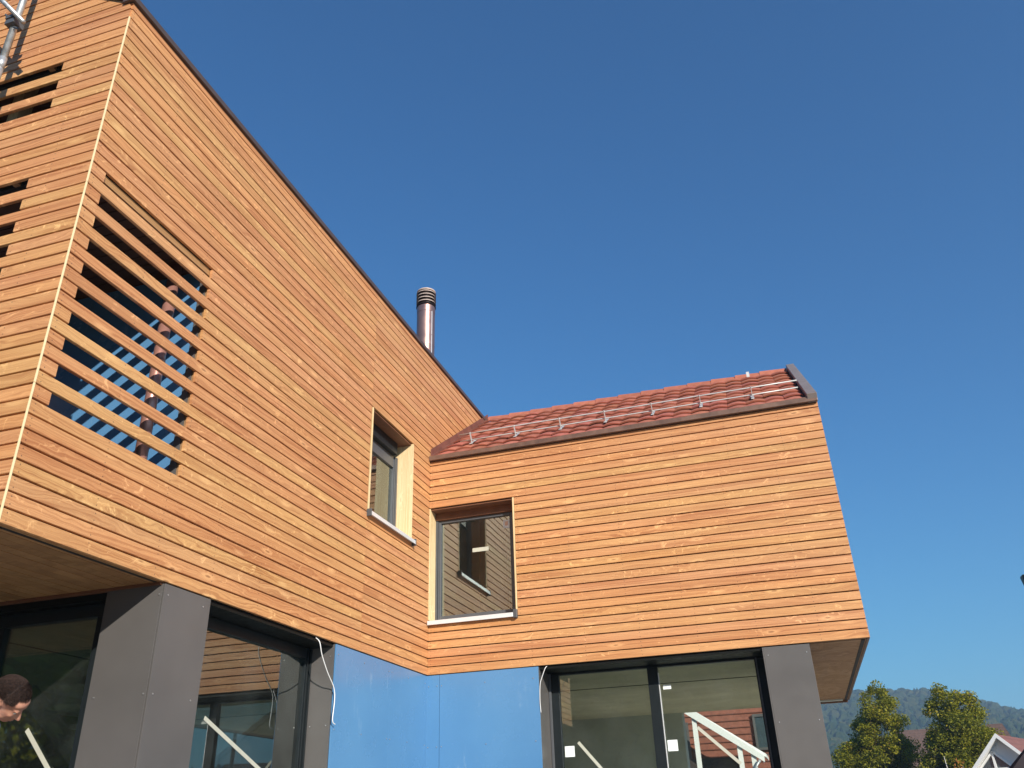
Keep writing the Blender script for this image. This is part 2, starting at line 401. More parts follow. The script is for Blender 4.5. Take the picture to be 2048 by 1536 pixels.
# ---- tall wing, long wall (plane x = 0)
SLY0, SLY1 = -5.523, -4.365; SEAM = -1.60
LW = (-1.556, -.523, z_(15)-.004, z_(28))                           # window opening y0,y1,z0,z1
TOPK = 44
lw = backing('wall', house, -L+.05, BACK, Z0+.004, LEZ-.02, [(SLY0-.02, SLY1+.02, z_(8), z_(27)), (LW[0]-.02, LW[1]+.02, LW[2]-.03, LW[3]+.002)], .046, .075, 'x')
rnd = random.Random(11)
ycol = {3: 'y', 9: 'y', 39: 'y', 35: 'y', 13: 'y', 19: None, 5: 'r', 4: 'r', 31: 'y', 16: 'r', 27: 'r', 22: 'y'}
yend = lambda k: 0 if k < 28 else (z_(k)-5.56)/RSL+.02              # where the low wing's roof cuts the wall
for k in range(TOPK):
    open_ = 8 <= k <= 26 and k % 2 == 0
    y0 = -L+.010; ye = -.001 if k < 28 else min(max(yend(k), .02)+.15, 2.6)
    kind = ycol.get(k)
    ca = tint(kind, rnd); cb = tint(None, rnd)
    inwin = 15 <= k < 28; hh = .0788 if k < 43 else .046
    if open_:
        board(lw, y0, SLY0, k, 'x', col=tint('r' if k % 4 == 0 else None, rnd)); board(lw, SLY1, SEAM, k, 'x', col=ca)
    elif 8 <= k <= 26: board(lw, y0, SEAM, k, 'x', col=ca, th=.024)
    else: board(lw, y0, SEAM, k, 'x', col=ca, h=hh)
    if inwin: board(lw, LW[1]+.022, ye, k, 'x', col=cb)
    else: board(lw, SEAM+.0015, ye, k, 'x', col=cb, h=hh)
# battens behind the boards
yb = -5.58
while yb < 2.4:
    zt = LEZ-.05
    segs = [(Z0+.01, zt)]
    if SLY0-.05 < yb < SLY1+.0: segs = [(Z0+.01, z_(8)), (z_(27), zt)]
    if LW[0]-.05 < yb < LW[1]+.02: segs = [(Z0+.01, LW[2]-.03), (LW[3]+.02, zt)]
    for a, b in segs: box('batten', BATTEN, lw, -.0455, -.0245, yb, yb+.045, a, b)
    yb += .5775
box('batten', BATTEN, lw, -.0455, -.0265, SLY0-.06, SLY0-.012, z_(8), z_(27)); box('batten', BATTEN, lw, -.0455, -.0265, SLY1+.012, SLY1+.06, z_(8), z_(27))
# corner strip, pale
for a, b in ((z_(0)+.002, z_(9)), (z_(9)+.002, z_(25)), (z_(25)+.002, z_(43)-.09)):
    box('corner_strip', EDGE, house, -.0065, .0035, -L-.003, -L+.007, a, b, bev=.0015)

# ---- tall wing, gable wall (plane y = -L)
gw = backing('wall', house, LWX, -.05, Z0+.004, LEZ, [(-3.0, -.505, z_(8), z_(27)), (-3.0, -.505, z_(34), z_(39))], 0, .03, 'y')
gw.location = (0, -L+.046, 0)
mb = MB(); zr = LEZ+LSL*(-LRX)-.09
for y in (-L+.046, -L+.076): mb.v += [(LWX+.06, y, LEZ), (-.06, y, LEZ), (LRX, y, zr)]
mb.f += [(0, 1, 2), (3, 5, 4), (0, 3, 4, 1), (1, 4, 5, 2), (2, 5, 3, 0)]
mb.build('gable_sheathing', MEMB, house)
gcol = {37: 'y', 34: 'y', 24: 'y', 21: 'y', 11: 'y', 10: 'y', 23: 'r', 22: 'r', 33: 'r', 36: None, 9: 'y'}
for k in range(60):
    zt = z_(k+1); x1 = -.010 if zt < LEZ else min(-.010, -(z_(k)-LEZ+.012)/LSL-.01); ct = 0 if zt < LEZ else H/LSL*.9 if k != 43 else .03; x0 = LWX+.01 if zt < LEZ else LWX-x1
    if x1-x0 < .15: break
    op = (8 <= k <= 26 and k % 2 == 0) or k in (34, 36, 38)
    kind = gcol.get(k); ca = tint(kind, rnd)
    if op: board(gw, -.505, x1, k, 'y', -.046, col=ca); board(gw, x0, -3.0, k, 'y', -.046)
    else: board(gw, x0, x1, k, 'y', -.046, col=ca, cut=ct)
xb = -.06
while xb > LWX:
    segs = [(Z0+.01, LEZ-.05)]
    if -3.0 < xb < -.505: segs = [(Z0+.01, z_(8)), (z_(27), z_(34)), (z_(39), LEZ-.05)]
    for a, b in segs: box('batten', BATTEN, gw, xb-.045, xb, -.0245, -.001, a, b)
    xb -= .56

# ---- low wing, front wall (plane y = 0)
RW = (.0, 1.022, z_(6)+.02, z_(21))
rw = backing('wall', house, .048, W-.02, Z0+.004, RZ-.02, [(RW[0], RW[1]+.02, RW[2]-.03, RW[3]+.002)], .046, .075, 'y')
for k in range(28):
    x0 = .0012
    if 6 <= k < 21: x0 = RW[1]+.022
    kind = {0: None, 1: 'r', 7: 'r', 17: 'y', 12: None, 22: 'y'}.get(k)
    board(rw, x0, W-.001, k, 'y', col=tint(kind, rnd), h=.0788 if k < 27 else .05)
for i in range(9):
    xb = W-.055-.5455*i
    if xb < .05: break
    segs = [(Z0+.01, RZ-.05)] if xb > RW[1] else [(Z0+.01, RW[2]-.03), (RW[3]+.02, RZ-.05)]
    for a, b in segs: box('batten', BATTEN, rw, xb, xb+.042, .0235, .0455, a, b)
box('batten', BATTEN, rw, .024, .05, .0235, .0455, Z0+.01, RW[2]-.03)

# ---- low wing end wall (plane x = W), edge-on in the photograph
ew = MB(); ew.hexa([(W-.075, .08, Z0), (W-.04, .08, Z0), (W-.04, BACK, Z0), (W-.075, BACK, Z0), (W-.075, .08, RZ-.03), (W-.04, .08, RZ-.03), (W-.04, BACK, RZ-.03), (W-.075, BACK, RZ-.03)])
n0 = len(ew.v); ew.v += [(W-.075, .05, RZ-.03), (W-.04, .05, RZ-.03), (W-.075, 2.27, 7.0), (W-.04, 2.27, 7.0), (W-.075, BACK, RZ-.03), (W-.04, BACK, RZ-.03)]
ew.f += [(n0, n0+2, n0+4), (n0+1, n0+5, n0+3)]
ewo = ew.build('wall', MEMB, house)
mb = MB()
for k in range(44):
    zt = z_(k+1); a = .02 if zt < RZ else (zt-RZ)/RSL+.04; b = BACK if zt < 5.62 else BACK-(zt-5.60)/.51-.04
    if b-a > .1: mb.box(W-.022, W-.001, a, b, z_(k)+.0047, zt-.0047)
tag(mb.build('end_boards', WOOD, ewo), kind='stuff')
MB().box(LWX+.05, 2.088, BACK-.2, BACK-.001, 0, 3.035).box(3.42, 3.94, BACK-.2, BACK-.001, 0, 3.035).box(LWX+.05, W-.1, BACK-.2, BACK-.001, 3.035, 5.5).build('wall', PLAST, house)
box('wall', PLAST, house, LWX, LWX+.03, -L+.1, BACK, Z0, LEZ-.1)

# ---- soffits
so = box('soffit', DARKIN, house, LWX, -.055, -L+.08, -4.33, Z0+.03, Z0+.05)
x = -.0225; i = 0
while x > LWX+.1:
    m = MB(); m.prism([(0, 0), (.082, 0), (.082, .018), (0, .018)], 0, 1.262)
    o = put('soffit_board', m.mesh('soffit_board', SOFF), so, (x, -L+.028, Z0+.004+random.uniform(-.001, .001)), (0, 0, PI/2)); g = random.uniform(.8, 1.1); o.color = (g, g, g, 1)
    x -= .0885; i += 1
box('soffit_trim', BROWNW, house, LWX, -.024, -L+1.294, -4.318, Z0-.012, Z0+.028)
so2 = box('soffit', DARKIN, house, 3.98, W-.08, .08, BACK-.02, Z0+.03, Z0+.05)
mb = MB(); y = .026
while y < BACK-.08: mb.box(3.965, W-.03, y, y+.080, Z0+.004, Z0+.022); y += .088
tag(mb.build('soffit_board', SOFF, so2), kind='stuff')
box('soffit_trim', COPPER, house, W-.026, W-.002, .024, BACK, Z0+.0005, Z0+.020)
box('soffit_trim', BROWNW, house, 3.96, W-.03, BACK-.07, BACK-.005, Z0-.03, Z0+.003)

# ---- roof of the low wing
roof = MB()
EY = -.028
roof.hexa([(.0, EY+.02, RZ+RSL*(EY)-.03), (W-.02, EY+.02, RZ+RSL*EY-.03), (W-.02, 2.27, RZ+RSL*2.27-.07), (0, 2.27, RZ+RSL*2.27-.07),
           (.0, EY+.02, RZ+RSL*EY+.0), (W-.02, EY+.02, RZ+RSL*EY+.0), (W-.02, 2.27, RZ+RSL*2.27-.045), (0, 2.27, RZ+RSL*2.27-.045)])
roof.hexa([(LRX, 2.275, RZ+RSL*2.27-.07), (W-.02, 2.275, RZ+RSL*2.27-.07), (W-.02, BACK+.15, 5.5), (LRX, BACK+.15, 5.5),
           (LRX, 2.275, RZ+RSL*2.27-.03), (W-.02, 2.275, RZ+RSL*2.27-.03), (W-.02, BACK+.15, 5.55), (LRX, BACK+.15, 5.55)])
roof = roof.build('roof', DARKIN, house)
PIT = math.atan(RSL)
def tile_mesh(w_=.2065, ln=.335):
    v = []; f = []; k = 9
    for y, zt in ((0, .030), (ln, .004)):
        for i in range(k):
            x = w_*i/(k-1); zz = .016*(math.sin(PI*i/(k-1))**1.0)
            v.append((x, y, zt+zz))
    for i in range(k): x = w_*i/(k-1); v.append((x, .002, .030+.016*math.sin(PI*i/(k-1))-.017))
    for i in range(k-1): f += [(i, i+1, k+i+1, k+i), (2*k+i, 2*k+i+1, i+1, i)]
    n = len(v); v += [(0, ln, -.01), (w_, ln, -.01)]
    f += [(0, k, n, 2*k), (k-1, 3*k-1, n+1, 2*k-1)]
    m = bpy.data.meshes.new('roof_tile'); m.from_pydata(v, [], f); m.materials.append(TILE)
    return m
tm = tile_mesh(); C = .2985; rr = random.Random(5)
for r_ in range(9):
    s_ = r_*C; yy = EY+s_*math.cos(PIT); zz = RZ+RSL*EY+s_*math.sin(PIT)
    for c_ in range(21):
        o = put('roof_tile', tm, roof, (.035+c_*.2078+rr.uniform(-.002, .002), yy+rr.uniform(-.004, .004), zz+rr.uniform(-.001, .003)), (PIT, rr.uniform(-.008, .008), rr.uniform(-.006, .006)))
        g = rr.uniform(.82, 1.15); o.color = (g, g*rr.uniform(.92, 1.06), g*rr.uniform(.9, 1.1), 1)
RTOP = RZ+RSL*2.27
m = MB(); m.prism([(-.125, -.085), (-.10, -.015), (-.055, .025), (.055, .025), (.10, -.015), (.125, -.085), (.105, -.085), (.04, .005), (-.04, .005), (-.105, -.085)], 0, .365)
for i in range(13):
    t = m.mesh('ridge_tile', TILE) if i == 0 else t
    o = put('ridge_tile', t, roof, (.02+i*.335, 2.27, RTOP+.012), (0, rr.uniform(.050, .062), 0)); g = rr.uniform(.9, 1.15); o.color = (g, g, g, 1)
# metal edges
FLASH = simple('red_brown_flashing', (.17, .065, .045), .5, var=.3, scale=7)
MB().box(-.0, W+.004, -.050, -.036, 5.532, 5.590).box(.0, W+.004, -.034, -.002, 5.534, 5.540).build('eave_flashing', COPPER, house, bev=.003)
cs, sn = math.cos(PIT), math.sin(PIT)
VERGE = simple('grey_brown_verge_sheet', (.23, .19, .175), .45, metal=.2, var=.15, scale=6)
def along(s, n): return (EY-.02+s*cs-n*sn, RZ+RSL*EY-.015+s*sn+n*cs)
for a, b, nm in ((.012, .98, 0), (.983, 2.86, 1)):
    p = [along(a, -.02), along(b, -.02), along(b, .082), along(a, .082)]
    MB().prism(p, W-.098, W+.006).build('verge_flashing', VERGE, house, bev=.004)
MB().prism([(.0, 5.585), (2.2, 5.585+RSL*2.2+.0), (2.2, 5.585+RSL*2.2+.10), (.0, 5.70)], .002, .012).build('wall_flashing', FLASH, house)
MB().prism([(.0, 5.565), (2.2, 5.565+RSL*2.2), (2.2, 5.565+RSL*2.2+.055), (.0, 5.62)], .012, .032).build('wall_flashing', FLASH, house)
# tall wing eave and rakes
EAVE = simple('dark_brown_eave_sheet', (.105, .072, .06), .45, metal=.3, var=.15)
box('eave_flashing', EAVE, house, -.08, .020, -L-.022, 2.36, LEZ-.004, LEZ+.046, bev=.004)
box('eave_board', BROWNW, house, -.03, -.004, -L+.004, 2.36, LEZ-.022, LEZ-.0045)
rk = MB()
a = math.atan(LSL)
for sx in (1,):
    y0, y1 = -L-.024, 2.30
    rk.hexa([(-.02, y0, LEZ+.0), (-.02, y1, LEZ+.0), (LRX, y1, LEZ+LSL*-LRX), (LRX, y0, LEZ+LSL*-LRX),
             (-.02, y0, LEZ+.042), (-.02, y1, LEZ+.042), (LRX, y1, LEZ+.048+LSL*-LRX), (LRX, y0, LEZ+.048+LSL*-LRX)])
    rk.hexa([(LWX-.1, y0, LEZ-.07), (LWX-.1, BACK, LEZ-.07), (LRX-.004, BACK, LEZ+.0+LSL*-LRX), (LRX-.004, y0, LEZ+.0+LSL*-LRX),
             (LWX-.1, y0, LEZ+.03), (LWX-.1, BACK, LEZ+.03), (LRX-.004, BACK, LEZ+.1+LSL*-LRX), (LRX-.004, y0, LEZ+.1+LSL*-LRX)])
rk.build('roof', EAVE, house)

# ---- snow guard on the low roof
sg = empty('snow_guard', (0, 0, 0), parent=house)
def onroof(y, n=0): return (y-n*sn, RZ+RSL*y+n*cs)
for nrm in (.085, .168):
    y, z = onroof(.395, nrm)
    pts = [(.26, y, z)]+[(.8+.6*i, y+random.uniform(-.004, .004), z+random.uniform(-.003, .003)) for i in range(6)]+[(4.37, y, z)]
    MB().tube(pts, .0085, 8).build('rail', STEEL, sg, smooth=True)
for xb in (.41, .99, 1.57, 2.13, 2.70, 3.27, 3.86):
    mb = MB(); a, b = onroof(.36, .035), onroof(.44, .178); q = .014
    y0, z0 = onroof(.375, .03); y1, z1 = onroof(.375, .182)
    mb.hexa([(xb-.004, y0, z0), (xb+.004, y0, z0), (xb+.004, y0+.022, z0+.014), (xb-.004, y0+.022, z0+.014), (xb-.004, y1, z1), (xb+.004, y1, z1), (xb+.004, y1+.03, z1+.02), (xb-.004, y1+.03, z1+.02)])
    y2, z2 = onroof(.33, .052); y3, z3 = onroof(.62, .052)
    mb.hexa([(xb-.018, y2, z2-.003), (xb+.018, y2, z2-.003), (xb+.018, y3, z3-.003), (xb-.018, y3, z3-.003), (xb-.018, y2, z2), (xb+.018, y2, z2), (xb+.018, y3, z3), (xb-.018, y3, z3)])
    mb.build('bracket', STEEL, sg)
y, z = onroof(2.08, .05)                                             # roof hook near the ridge
MB().box(3.86, 3.90, y-.03, y-.02, z-.03, z+.05).box(3.86, 3.90, y-.02, y+.10, z+.02, z+.026).build('roof_hook', STEEL, house)

# ---- flue above the tall wing's eave
FX, FY = -.36, .62
fl = MB().tube([(FX, FY, 6.9), (FX, FY, 7.56)], .126, 32).tube([(FX, FY, 7.562), (FX, FY, 8.10)], .128, 32).tube([(FX, FY, 8.102), (FX, FY, 8.20)], .131, 32).build('flue', FLUE, house, smooth=True)
fl.modifiers.new('edge', 'EDGE_SPLIT').split_angle = .6
MB().tube([(FX, FY, 7.20), (FX, FY, 7.215)], .129, 32).tube([(FX, FY, 7.553), (FX, FY, 7.563)], .1295, 32).build('flue_band', FLUE, fl)
MB().box(FX+.113, FX+.121, FY-.062, FY-.052, 7.0, 7.70).box(FX+.113, FX+.121, FY-.062, FY-.052, 7.71, 8.10).build('flue_seam', ALU, fl)
MB().tube([(FX, FY, 8.201), (FX, FY, 8.46)], .112, 24).build('flue_cap', FLUED, fl)
for i in range(5):
    zc = 8.225+i*.054
    m = MB().tube([(FX, FY, zc-.018), (FX, FY, zc), (FX, FY, zc+.006)], [.142, .133, .118], 32, caps=False)
    m.build('cap_ring', FLUER if i else FLUED, fl, smooth=True)
    MB().tube([(FX, FY, zc+.004), (FX, FY, zc+.03)], [.128, .124], 32, caps=False).build('cap_ring', FLUED, fl, smooth=True)
MB().tube([(FX, FY, 8.46), (FX, FY, 8.475), (FX, FY, 8.495)], [.138, .136, .05], 32).build('cap_lid', FLUER, fl, smooth=True)

# ---- loggia behind the slats
def lining(parts, parent):
    for nm, mt, b in parts: box(nm, mt, parent, *b)
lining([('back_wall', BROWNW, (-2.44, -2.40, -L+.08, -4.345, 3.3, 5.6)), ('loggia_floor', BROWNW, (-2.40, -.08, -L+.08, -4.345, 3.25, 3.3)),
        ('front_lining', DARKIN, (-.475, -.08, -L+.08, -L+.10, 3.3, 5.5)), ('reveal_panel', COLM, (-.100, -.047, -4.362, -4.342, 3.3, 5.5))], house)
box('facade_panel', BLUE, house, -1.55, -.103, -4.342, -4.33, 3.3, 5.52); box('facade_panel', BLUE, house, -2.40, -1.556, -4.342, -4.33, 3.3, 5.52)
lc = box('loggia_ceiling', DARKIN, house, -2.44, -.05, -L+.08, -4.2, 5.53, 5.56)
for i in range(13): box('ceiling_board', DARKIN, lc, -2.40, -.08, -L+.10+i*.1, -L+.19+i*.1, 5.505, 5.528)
box('lintel_board', SOFF, house, -.0455, -.026, SLY0-.02, SLY1+.02, z_(26)+.035, z_(27))
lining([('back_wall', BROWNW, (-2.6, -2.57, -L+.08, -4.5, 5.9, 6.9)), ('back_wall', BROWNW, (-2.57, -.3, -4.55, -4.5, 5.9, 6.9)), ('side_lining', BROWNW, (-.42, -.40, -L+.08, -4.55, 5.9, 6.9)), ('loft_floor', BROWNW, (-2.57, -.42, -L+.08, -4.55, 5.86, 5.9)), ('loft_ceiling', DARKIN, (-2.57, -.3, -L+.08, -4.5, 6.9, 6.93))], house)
for xp in (-1.20, -1.95): box('loft_post', PALE, house, xp-.05, xp+.05, -5.40, -5.30, 5.9, 6.9)
dp = MB().tube([(-.26, -4.47, 3.3), (-.26, -4.47, 5.5)], .044, 24).build('downpipe', COPNEW, house, smooth=True)
for zc in (3.62, 4.62): MB().tube([(-.26, -4.47, zc), (-.26, -4.47, zc+.05)], .048, 24).build('pipe_collar', COPNEW, dp, smooth=True)

# ---- upper window in the tall wing (opening in x = 0)
wl = empty('window', (0, 0, 0), parent=house)
y0, y1, z0, z1 = LW
box('jamb', PALE, wl, -.262, .004, y1+.001, y1+.019, z0+.03, z1-.004, bev=.002)
box('jamb', SOFF, wl, -.262, -.012, y0-.019, y0-.001, z0+.03, z1-.004); box('jamb_edge', PALE, wl, -.0115, .004, y0-.019, y0-.001, z0+.03, z1-.004, bev=.002)  # first jamb: same board in darker wood, its shade put into the colour
box('lintel', BROWNW, wl, -.23, -.024, y0, y1, z1-.02, z1-.003)
box('blind_box', FRAME, wl, -.235, -.15, y0+.004, y1-.10, z1-.16, z1-.021, bev=.003)
mb = MB(); fx0, fx1 = -.262, -.205
mb.box(fx0, fx1, y0, y0+.075, z0+.05, z1-.16).box(fx0, fx1, y1-.075, y1, z0+.05, z1-.16).box(fx0, fx1, y0+.075, y1-.075, z0+.05, z0+.12).box(fx0, fx1, y0+.075, y1-.075, z1-.30, z1-.161)
mb.build('frame', FRAME2, wl, bev=.004)
mb = MB(); mb.box(fx1, fx1+.018, y1-.035, y1-.001, z0+.052, z1-.162).box(fx1, fx1+.012, y1-.062, y1-.045, z0+.052, z1-.162).build('guide_rail', FRAME2, wl, bev=.002)
box('pane', GLASS, wl, -.235, -.229, y0+.07, y1-.07, z0+.11, z1-.29)
mb = MB(); mb.hexa([(-.205, y0-.03, z0+.012), (.045, y0-.03, z0-.012), (.045, y1+.028, z0-.012), (-.205, y1+.028, z0+.012), (-.205, y0-.03, z0+.03), (.045, y0-.03, z0+.006), (.045, y1+.028, z0+.006), (-.205, y1+.028, z0+.03)])
mb.box(.040, .047, y0-.03, y1+.028, z0-.030, z0+.010)
mb.build('sill', ALU, wl, bev=.002)
MB().box(-.01, .050, y0-.046, y0-.030, z0-.045, z0+.032).box(-.01, .050, y1+.028, y1+.044, z0-.045, z0+.032).build('sill_end', FRAME2, wl, bev=.004)

# ---- upper window in the low wing (opening in y = 0)
wr = empty('window', (0, 0, 0), parent=house)
x0, x1, z0, z1 = RW
box('jamb', PALE, wr, -.030, .007, -.001, .245, z0+.03, z1-.003, bev=.002)
box('jamb', PALE, wr, x1+.001, x1+.019, -.005, .245, z0+.03, z1-.003, bev=.002)
box('lintel', BROWNW, wr, .008, x1, .024, .25, z1-.018, z1-.003)
box('lintel', BROWNW, wr, .008, x1, .16, .25, z1-.10, z1-.019)
mb = MB(); g0, g1 = .195, .25
mb.box(.008, .068, g0, g1, z0+.04, z1-.101).box(x1-.10, x1, g0, g1, z0+.04, z1-.101).box(.068, x1-.10, g0, g1, z0+.04, z0+.105).box(.068, x1-.10, g0, g1, z1-.135, z1-.101)
mb.build('frame', FRAME2, wr, bev=.004)
MB().box(.009, .030, g0-.022, g0, z0+.04, z1-.101).box(.036, .046, g0-.012, g0, z0+.04, z1-.101).build('guide_rail', FRAME2, wr, bev=.002)
box('pane', GLASS, wr, .064, x1-.09, .222, .228, z0+.10, z1-.13)
mb = MB(); mb.hexa([(.0055, -.045, z0-.012), (x1-.02, -.045, z0-.012), (x1-.02, .195, z0+.010), (.0055, .195, z0+.010), (.0055, -.045, z0+.008), (x1-.02, -.045, z0+.008), (x1-.02, .195, z0+.03), (.0055, .195, z0+.03)])
mb.box(.0055, x1-.02, -.047, -.040, z0-.034, z0+.012)
mb.build('sill', ALU, wr, bev=.002)
box('sill_end', FRAME2, wr, x1-.02, x1+.022, -.048, .01, z0-.045, z0+.045, bev=.004)
box('tape', TAPE, wr, .452, .650, .2205, .2215, 4.415, 4.462)
box('sticker', STICK, wr, .838, .912, .2205, .2215, 4.655, 4.755)
box('sticker', simple('orange_print', (.75, .5, .36), .6), wr, .858, .895, .2195, .2203, 4.685, 4.735)
# interior things seen through it
box('inner_door', DOORB, house, .30, .66, .9, .94, 3.7, 5.3)

# ---- ground floor: dark columns, panels and glazing
GZ = Z0-.004
def screws(parent, pts, ax):
    mb = MB()
    for p in pts:
        a = Vector(p); d = Vector((-.003, 0, 0)) if ax == 'x' else Vector((0, .003, 0))
        mb.tube([a-d, a+d*.2], .0055, 8)
    tag(mb.build('screw', SCREW, parent), kind='stuff')
c1 = box('column', MEMB, house, -.42, -.03, -4.31, -3.875, 0, GZ)
p = box('facade_panel', COLM, c1, -.448, -.016, -4.336, -4.326, 0, GZ-.001, bev=.0012); screws(p, [(-.035, -4.337, z) for z in (2.975, 2.372, 1.77)]+[(-.40, -4.337, z) for z in (2.374, 1.77)], 'y')
p = box('facade_panel', COLM, c1, -.012, -.0015, -4.333, -3.852, 0, GZ-.001, bev=.0012); screws(p, [(-.0005, y, z) for y in (-4.295, -3.93) for z in (2.975, 2.374, 1.77)], 'x')
p = box('facade_panel', COLM, c1, -.30, -.014, -3.866, -3.853, 0, GZ-.002)
c2 = box('column', MEMB, house, 3.54, 3.93, .02, .45, 0, GZ)
p = box('facade_panel', COLM, c2, 3.524, 3.955, .001, .012, 0, GZ-.001, bev=.0012); screws(p, [(x, .0, z) for x in (3.56, 3.918) for z in (2.965, 2.36, 1.76)], 'y')
box('facade_panel', COLM, c2, 3.512, 3.5225, .002, .42, 0, GZ-.001, bev=.001); box('facade_panel', COLM, c2, 3.944, 3.955, .013, 1.6, 0, GZ-.002); box('facade_panel', COLM, c2, 3.944, 3.955, 4.7, BACK-.21, 0, GZ-.002)  # unseen gap between the side panels, added to let sun into the room
# left glazed opening in x = 0
YA, YB = -3.852, -2.055
jl = box('facade_panel', COLM, house, -.27, -.015, YB-.001, YB+.010, 0, GZ-.001); screws(jl, [(-.05, YB-.002, 2.94), (-.05, YB-.002, 2.38), (-.2, YB-.002, 2.38)], 'y')
gl = empty('window', parent=house)
box('head_panel', BLACKM, gl, -.33, -.030, YA, YB, Z0-.03, Z0-.006)
mb = MB(); a, b = -.30, -.245
mb.box(a, b, YA, YB-.003, 2.93, Z0-.031).box(a, b, YB-.072, YB-.003, 0, 2.93).box(a, b, YA, YA+.06, 0, 2.93).box(a, b, YA+.06, YB-.07, 0, .08)
mb.build('frame', FRAME, gl, bev=.004)
mb = MB(); mb.box(b, b+.02, YB-.022, YB-.003, 0, 3.01).box(b, b+.010, YB-.056, YB-.040, 0, 3.01).build('guide_rail', FRAME, gl, bev=.002)
box('pane', GLASS, gl, -.28, -.274, YA+.055, YB-.068, .07, 2.935)
def strip(name, mat, parent, A, B, wd, axis, at, th=.0015):
    """flat band of tape from A to B (two in-plane coordinates, the second is z)"""
    A = Vector(A); B = Vector(B); d = (B-A).normalized(); q = Vector((-d.y, d.x))*wd/2; P = [A-q, B-q, B+q, A+q]; v = []
    for t in (0, th):
        for p in P: v.append((at+t, p.x, p.y) if axis == 'x' else (p.x, at-t, p.y))
    if axis == 'x': return MB().hexa(v).build(name, mat, parent)
    return MB().hexa([v[i] for i in (4, 5, 6, 7, 0, 1, 2, 3)]).build(name, mat, parent)
strip('tape', TAPE, gl, (-3.39, 2.335), (-2.3, 1.90), .030, 'x', -.2735)
box('inner_jamb', WHITE, house, -.42, -.36, YB-.10, YB-.06, 0, 2.78)
# blue panels
for nm, bb in ((0, (-.014, -.002, YB+.011, -.936, 0, GZ-.001)), (1, (-.014, -.002, -.932, -.014, 0, GZ-.001)), (2, (-.014, .1425, -.013, -.001, 0, GZ-.001)), (3, (.1465, 1.2465, -.013, -.001, 0, GZ-.001))):
    p = box('facade_panel', BLUE, house, *bb, bev=.001)
    if nm == 0: screws(p, [(-.001, y, z) for y in (-2.0, -1.5, -.97) for z in (2.96, 2.35)], 'x')
    if nm == 1: screws(p, [(-.001, y, z) for y in (-.90, -.5, -.06) for z in (2.96, 2.35)], 'x')
    if nm == 2: screws(p, [(x, -.0145, z) for x in (.02, .118) for z in (2.93, 2.33)], 'y')
    if nm == 3: screws(p, [(x, -.0145, z) for x in (.17, .66, 1.19) for z in (2.93, 2.33)], 'y')
box('wall', MEMB, house, -.30, -.016, -2.04, .30, 0, Z0); box('wall', MEMB, house, -.016, 1.235, .001, .30, 0, Z0)
# right glazed opening in y = 0
XA, XB = 1.248, 3.511
box('facade_panel', COLM, house, 1.2365, XA, .0, .40, 0, GZ-.001, bev=.001)
gr = empty('window', parent=house)
box('head_panel', BLACKM, gr, XA+.001, XB-.001, .028, .40, Z0-.03, Z0-.006)
mb = MB(); a, b = .37, .43
mb.box(XA+.002, XB-.002, a, b, 2.995, Z0-.031).box(XA+.002, 1.362, a, b, 0, 2.995).box(2.317, 2.425, a-.012, b, 0, 2.995).box(3.408, XB-.002, a, b, 0, 2.995).box(1.362, 3.408, a, b, 0, .08)
mb.build('frame', FRAME, gr, bev=.004)
box('guide_rail', FRAME2, gr, XA+.003, XA+.028, a-.022, a, 0, 3.01, bev=.002); box('guide_rail', FRAME2, gr, 3.42, 3.435, a-.015, a, 0, 3.01, bev=.002)
box('seal_strip', ALU, gr, 2.426, 2.434, a-.004, a+.004, .1, 2.94)
box('pane', GLASS_LOW, gr, 1.35, 2.33, .395, .401, .07, 2.999); box('pane', GLASS_LOW, gr, 2.41, 3.415, .395, .401, .07, 2.999)
strip('tape', TAPE, gr, (1.528, 2.325), (2.1, 1.66), .030, 'y', .3935); strip('tape', TAPE, gr, (2.76, 2.395), (3.13, 2.045), .030, 'y', .3935)
box('sticker', STICK, gr, 1.382, 1.484, .392, .3935, 2.19, 2.293); box('sticker', STICK, gr, 2.445, 2.545, .392, .3935, 2.19, 2.293)
box('sticker', STICK, gr, 2.462, 2.544, .392, .3935, 2.775, 2.818)
# front glazing under the overhang, plane y = -4.22
gf = empty('window', parent=house)
box('head_panel', BLACKM, gf, LWX+.1, -.45, -4.316, -4.20, 2.99, Z0-.005)
mb = MB(); a, b = -4.24, -4.18
mb.box(LWX+.1, -.45, a, b, 2.905, 2.989).box(-1.455, -1.345, a, b, 0, 2.905).box(-.58, -.45, a, b, 0, 2.905).box(LWX+.1, LWX+.2, a, b, 0, 2.905).box(-3.2, -3.09, a, b, 0, 2.905).box(LWX+.2, -.58, a, b, 0, .08)
mb.build('frame', FRAME, gf, bev=.004)
box('pane', GLASS_LOW, gf, -1.35, -.575, -4.215, -4.209, .07, 2.91); box('pane', GLASS_LOW, gf, -3.095, -1.45, -4.215, -4.209, .07, 2.91); box('pane', GLASS_LOW, gf, LWX+.19, -3.195, -4.215, -4.209, .07, 2.91)
strip('tape', TAPE, gf, (-.99, 2.235), (-.45, 1.68), .030, 'y', -4.2165)
